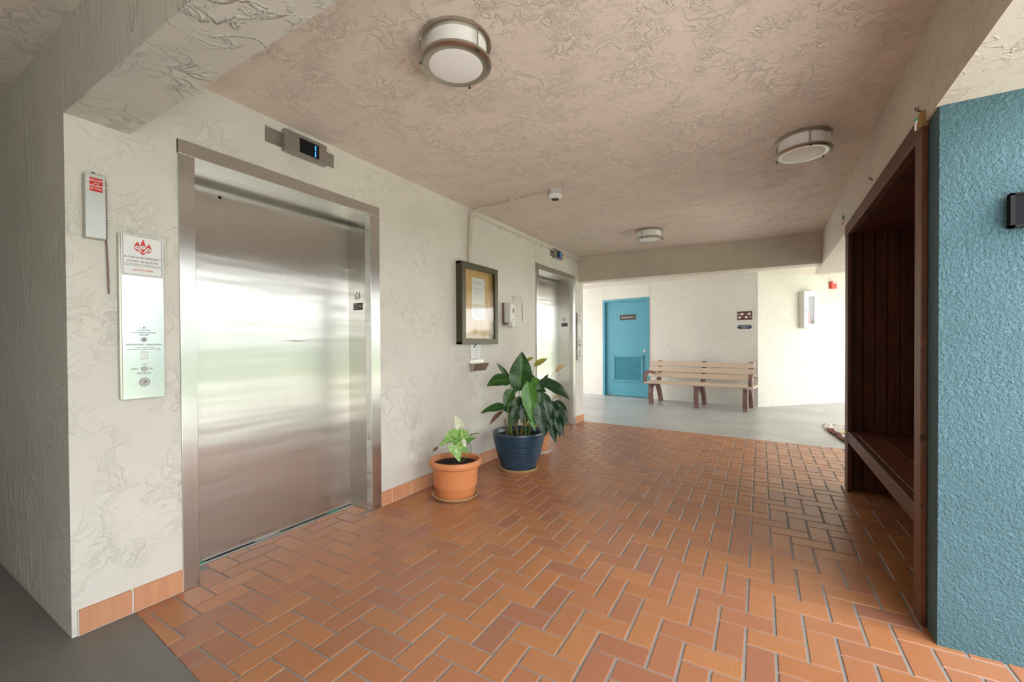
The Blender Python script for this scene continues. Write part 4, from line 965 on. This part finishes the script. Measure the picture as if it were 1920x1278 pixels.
LL = [((974, 733), (979, 659), 36, M_leaf, .03, 0., .05, 'ovate'), ((959, 717), (913, 724), 24, M_leaf, .02, .075, .45, 'ovate'), ((957, 712), (931, 680), 8, M_leaf, -.04, .01, .1, 'lance'),
      ((962, 729), (945, 763), 18, M_leaf, .07, .02, .25, 'ovate'), ((953, 764), (901, 775), 15, M_leaf, .05, .05, .5, 'ovate'), ((945, 769), (917, 797), 7, M_brownleaf, .06, .03, .4, 'lance'),
      ((989, 716), (997, 790), 24, M_leafb, .12, .02, .1, 'ovate'), ((982, 735), (1012, 711), 24, M_leafb, .05, .03, .4, 'ovate'), ((1009, 716), (1069, 750), 23, M_leafd, .02, .075, .5, 'ovate'),
      ((1010, 713), (1014, 768), 15, M_leaf, .06, 0., .15, 'lance'), ((966, 744), (968, 795), 22, M_leafd, .0, 0., .1, 'ovate'), ((981, 747), (985, 796), 22, M_leafd, -.02, 0., .1, 'ovate'), ((999, 742), (1002, 796), 22, M_leafd, .03, .01, .15, 'ovate'),
      ((1018, 716), (1028, 701), 6, M_leaf, -.03, 0., .2, 'lance'), ((962, 708), (969, 737), 12, M_leafb, -.02, 0., .1, 'ovate'), ((972, 760), (958, 790), 13, M_leafd, .08, .02, .3, 'ovate'),
      ((995, 685), (988, 700), 6, M_leaf, -.06, .02, .3, 'lance'), ((1003, 730), (1024, 735), 13, M_leafd, .05, .03, .5, 'ovate'), ((946, 760), (956, 775), 12, M_leafd, .03, .01, .3, 'ovate'),
      ((990, 772), (1004, 808), 10, M_leafb, .10, .01, .3, 'ovate'), ((990, 700), (1000, 745), 20, M_leaf, .0, .03, .2, 'ovate'), ((1000, 716), (985, 762), 24, M_leaf, .02, .03, .25, 'ovate'), ((975, 742), (960, 800), 20, M_leaf, .0, .01, .15, 'ovate'), ((1012, 735), (1030, 790), 24, M_leafd, .06, .03, .3, 'ovate'), ((1004, 745), (1010, 800), 22, M_leaf, .0, .02, .2, 'ovate'), ((988, 752), (978, 792), 18, M_leafd, .05, .01, .2, 'ovate'), ((1008, 752), (1018, 815), 20, M_leafd, .13, .02, .25, 'ovate')]
for b_, tp, wd, mt, off, arch, upw, shp in LL:
    make_leaf(pf(*b_, off), pf(*tp, off+.03), wd*k*1.2, tw*(1-upw)+UPV*upw, arch, mt, t, .22, shp, n=12)
def soilpt(x, off): p = pf(x, 815, off); p[2] = .33; return p
for (x0, q, off, mt, r_) in ((966, (974, 733), .03, M_stem, .004), (955, (959, 717), .02, M_stem, .004), (953, (957, 712), -.04, M_stem, .0035), (958, (962, 729), .07, M_stem, .004), (952, (953, 764), .05, M_stem, .0035), (978, (989, 716), .06, M_stem, .004),
                             (975, (982, 735), .05, M_stem, .004), (990, (1009, 716), .02, M_stem, .004), (992, (1010, 713), .06, M_stem, .004), (966, (966, 744), .0, M_stem, .005), (980, (981, 747), -.02, M_stem, .005), (990, (999, 742), .03, M_stem, .005),
                             (970, (972, 760), .08, M_stem, .004), (958, (952, 752), .06, M_leafy, .005), (985, (984, 775), .09, M_stem, .010), (960, (955, 780), .08, M_stem, .009), (970, (963, 780), .10, M_stemb, .006), (974, (966, 775), .06, M_stemb, .005), (950, (946, 785), .02, M_stemb, .008), (976, (984, 780), .08, M_stemb, .009), (990, (1003, 730), .05, M_stem, .004)):
    stem(soilpt(x0, off*.6), pf(*q, off), r_, mt, t, tuple(np.array([random.uniform(-.01, .01), 0, .0])))
for b_, tp, wd, mt, off in (((1001, 686), (1027, 672), 11, M_leafy, .0), ((986, 678), (1001, 670), 7, M_leafy, -.05), ((1041, 696), (1061, 683), 9, M_leaft, .0), ((1040, 745), (1050, 741), 4, M_leaft, .05)):
    make_leaf(pf(*b_, off), pf(*tp, off+.02), wd*k, tw*.8+UPV*.4, .012, mt, t, .3, 'ovate', 'flower_spathe')
for p_, q, off in ((996, (1001, 686), 0.), (1018, (1041, 696), 0.), (1025, (1040, 745), .05)):
    a = {996: (992, 742), 1018: (1016, 735), 1025: (1018, 768)}[p_]; stem(pf(*a, off), pf(*q, off), .0028, M_stem, t, (-.02, 0, .01) if p_ != 996 else (0, 0, 0), 'flower_stalk')

# --- third pot behind, with drooping dark leaves
c = (.26, 4.30)
tag(MB().lathe([(0, 0), (.14, 0), (.158, .02), (.165, .032), (.158, .034), (.145, .02), (.13, .008), (0, .008)], (c[0], c[1], 0), 48).build('saucer', M_saucerw, None, 0, True), 'white saucer under the clay pot behind the blue planter', 'saucer')
t = thing('potted_drooping_plant', 'drooping dark leaved plant in a clay pot behind the blue planter', 'potted plant', (c[0], c[1], .008))
MB().lathe([(0, .0081), (.112, .0081), (.117, .014), (.143, .27), (.156, .275), (.160, .285), (.160, .325), (.155, .332), (.148, .332), (.142, .32), (.135, .28), (.12, .1), (0, .1)], (c[0], c[1], 0), 56).build('pot', M_terra2, t, 0, True)
soil_disc(.14, .292, c, t, 21)
pf, k, tw = PX(c)
DL = [((1028, 757), (1060, 786), 20, .10, .06), ((1024, 762), (1042, 832), 22, .16, .03), ((1033, 760), (1057, 818), 22, .14, .04), ((1018, 768), (1022, 818), 22, .18, .02), ((1034, 754), (1062, 800), 18, .08, .05),
      ((1030, 765), (1048, 808), 18, .17, .02), ((1024, 758), (1036, 800), 18, .2, .02), ((1016, 758), (1012, 806), 16, .16, .02), ((1040, 752), (1056, 772), 15, .05, .03), ((1012, 765), (1028, 800), 16, .1, .02), ((1044, 752), (1064, 792), 16, .02, .05), ((1036, 757), (1050, 822), 18, .1, .03), ((1030, 752), (1046, 785), 20, .16, .03)]
for b_, tp, wd, off, arch in DL:
    make_leaf(pf(*b_, off), pf(*tp, off+.03), wd*k, tw*.75+UPV*.35, arch, M_leafd, t, .3, 'ovate', wob=.1, n=12)
root = np.array([c[0], c[1], .30])
for b_, tp, wd, off, arch in DL: stem(root+np.array([random.uniform(-.05, .05), random.uniform(-.05, .05), 0]), pf(*b_, off), .004, M_stem, t, (0, 0, .06))
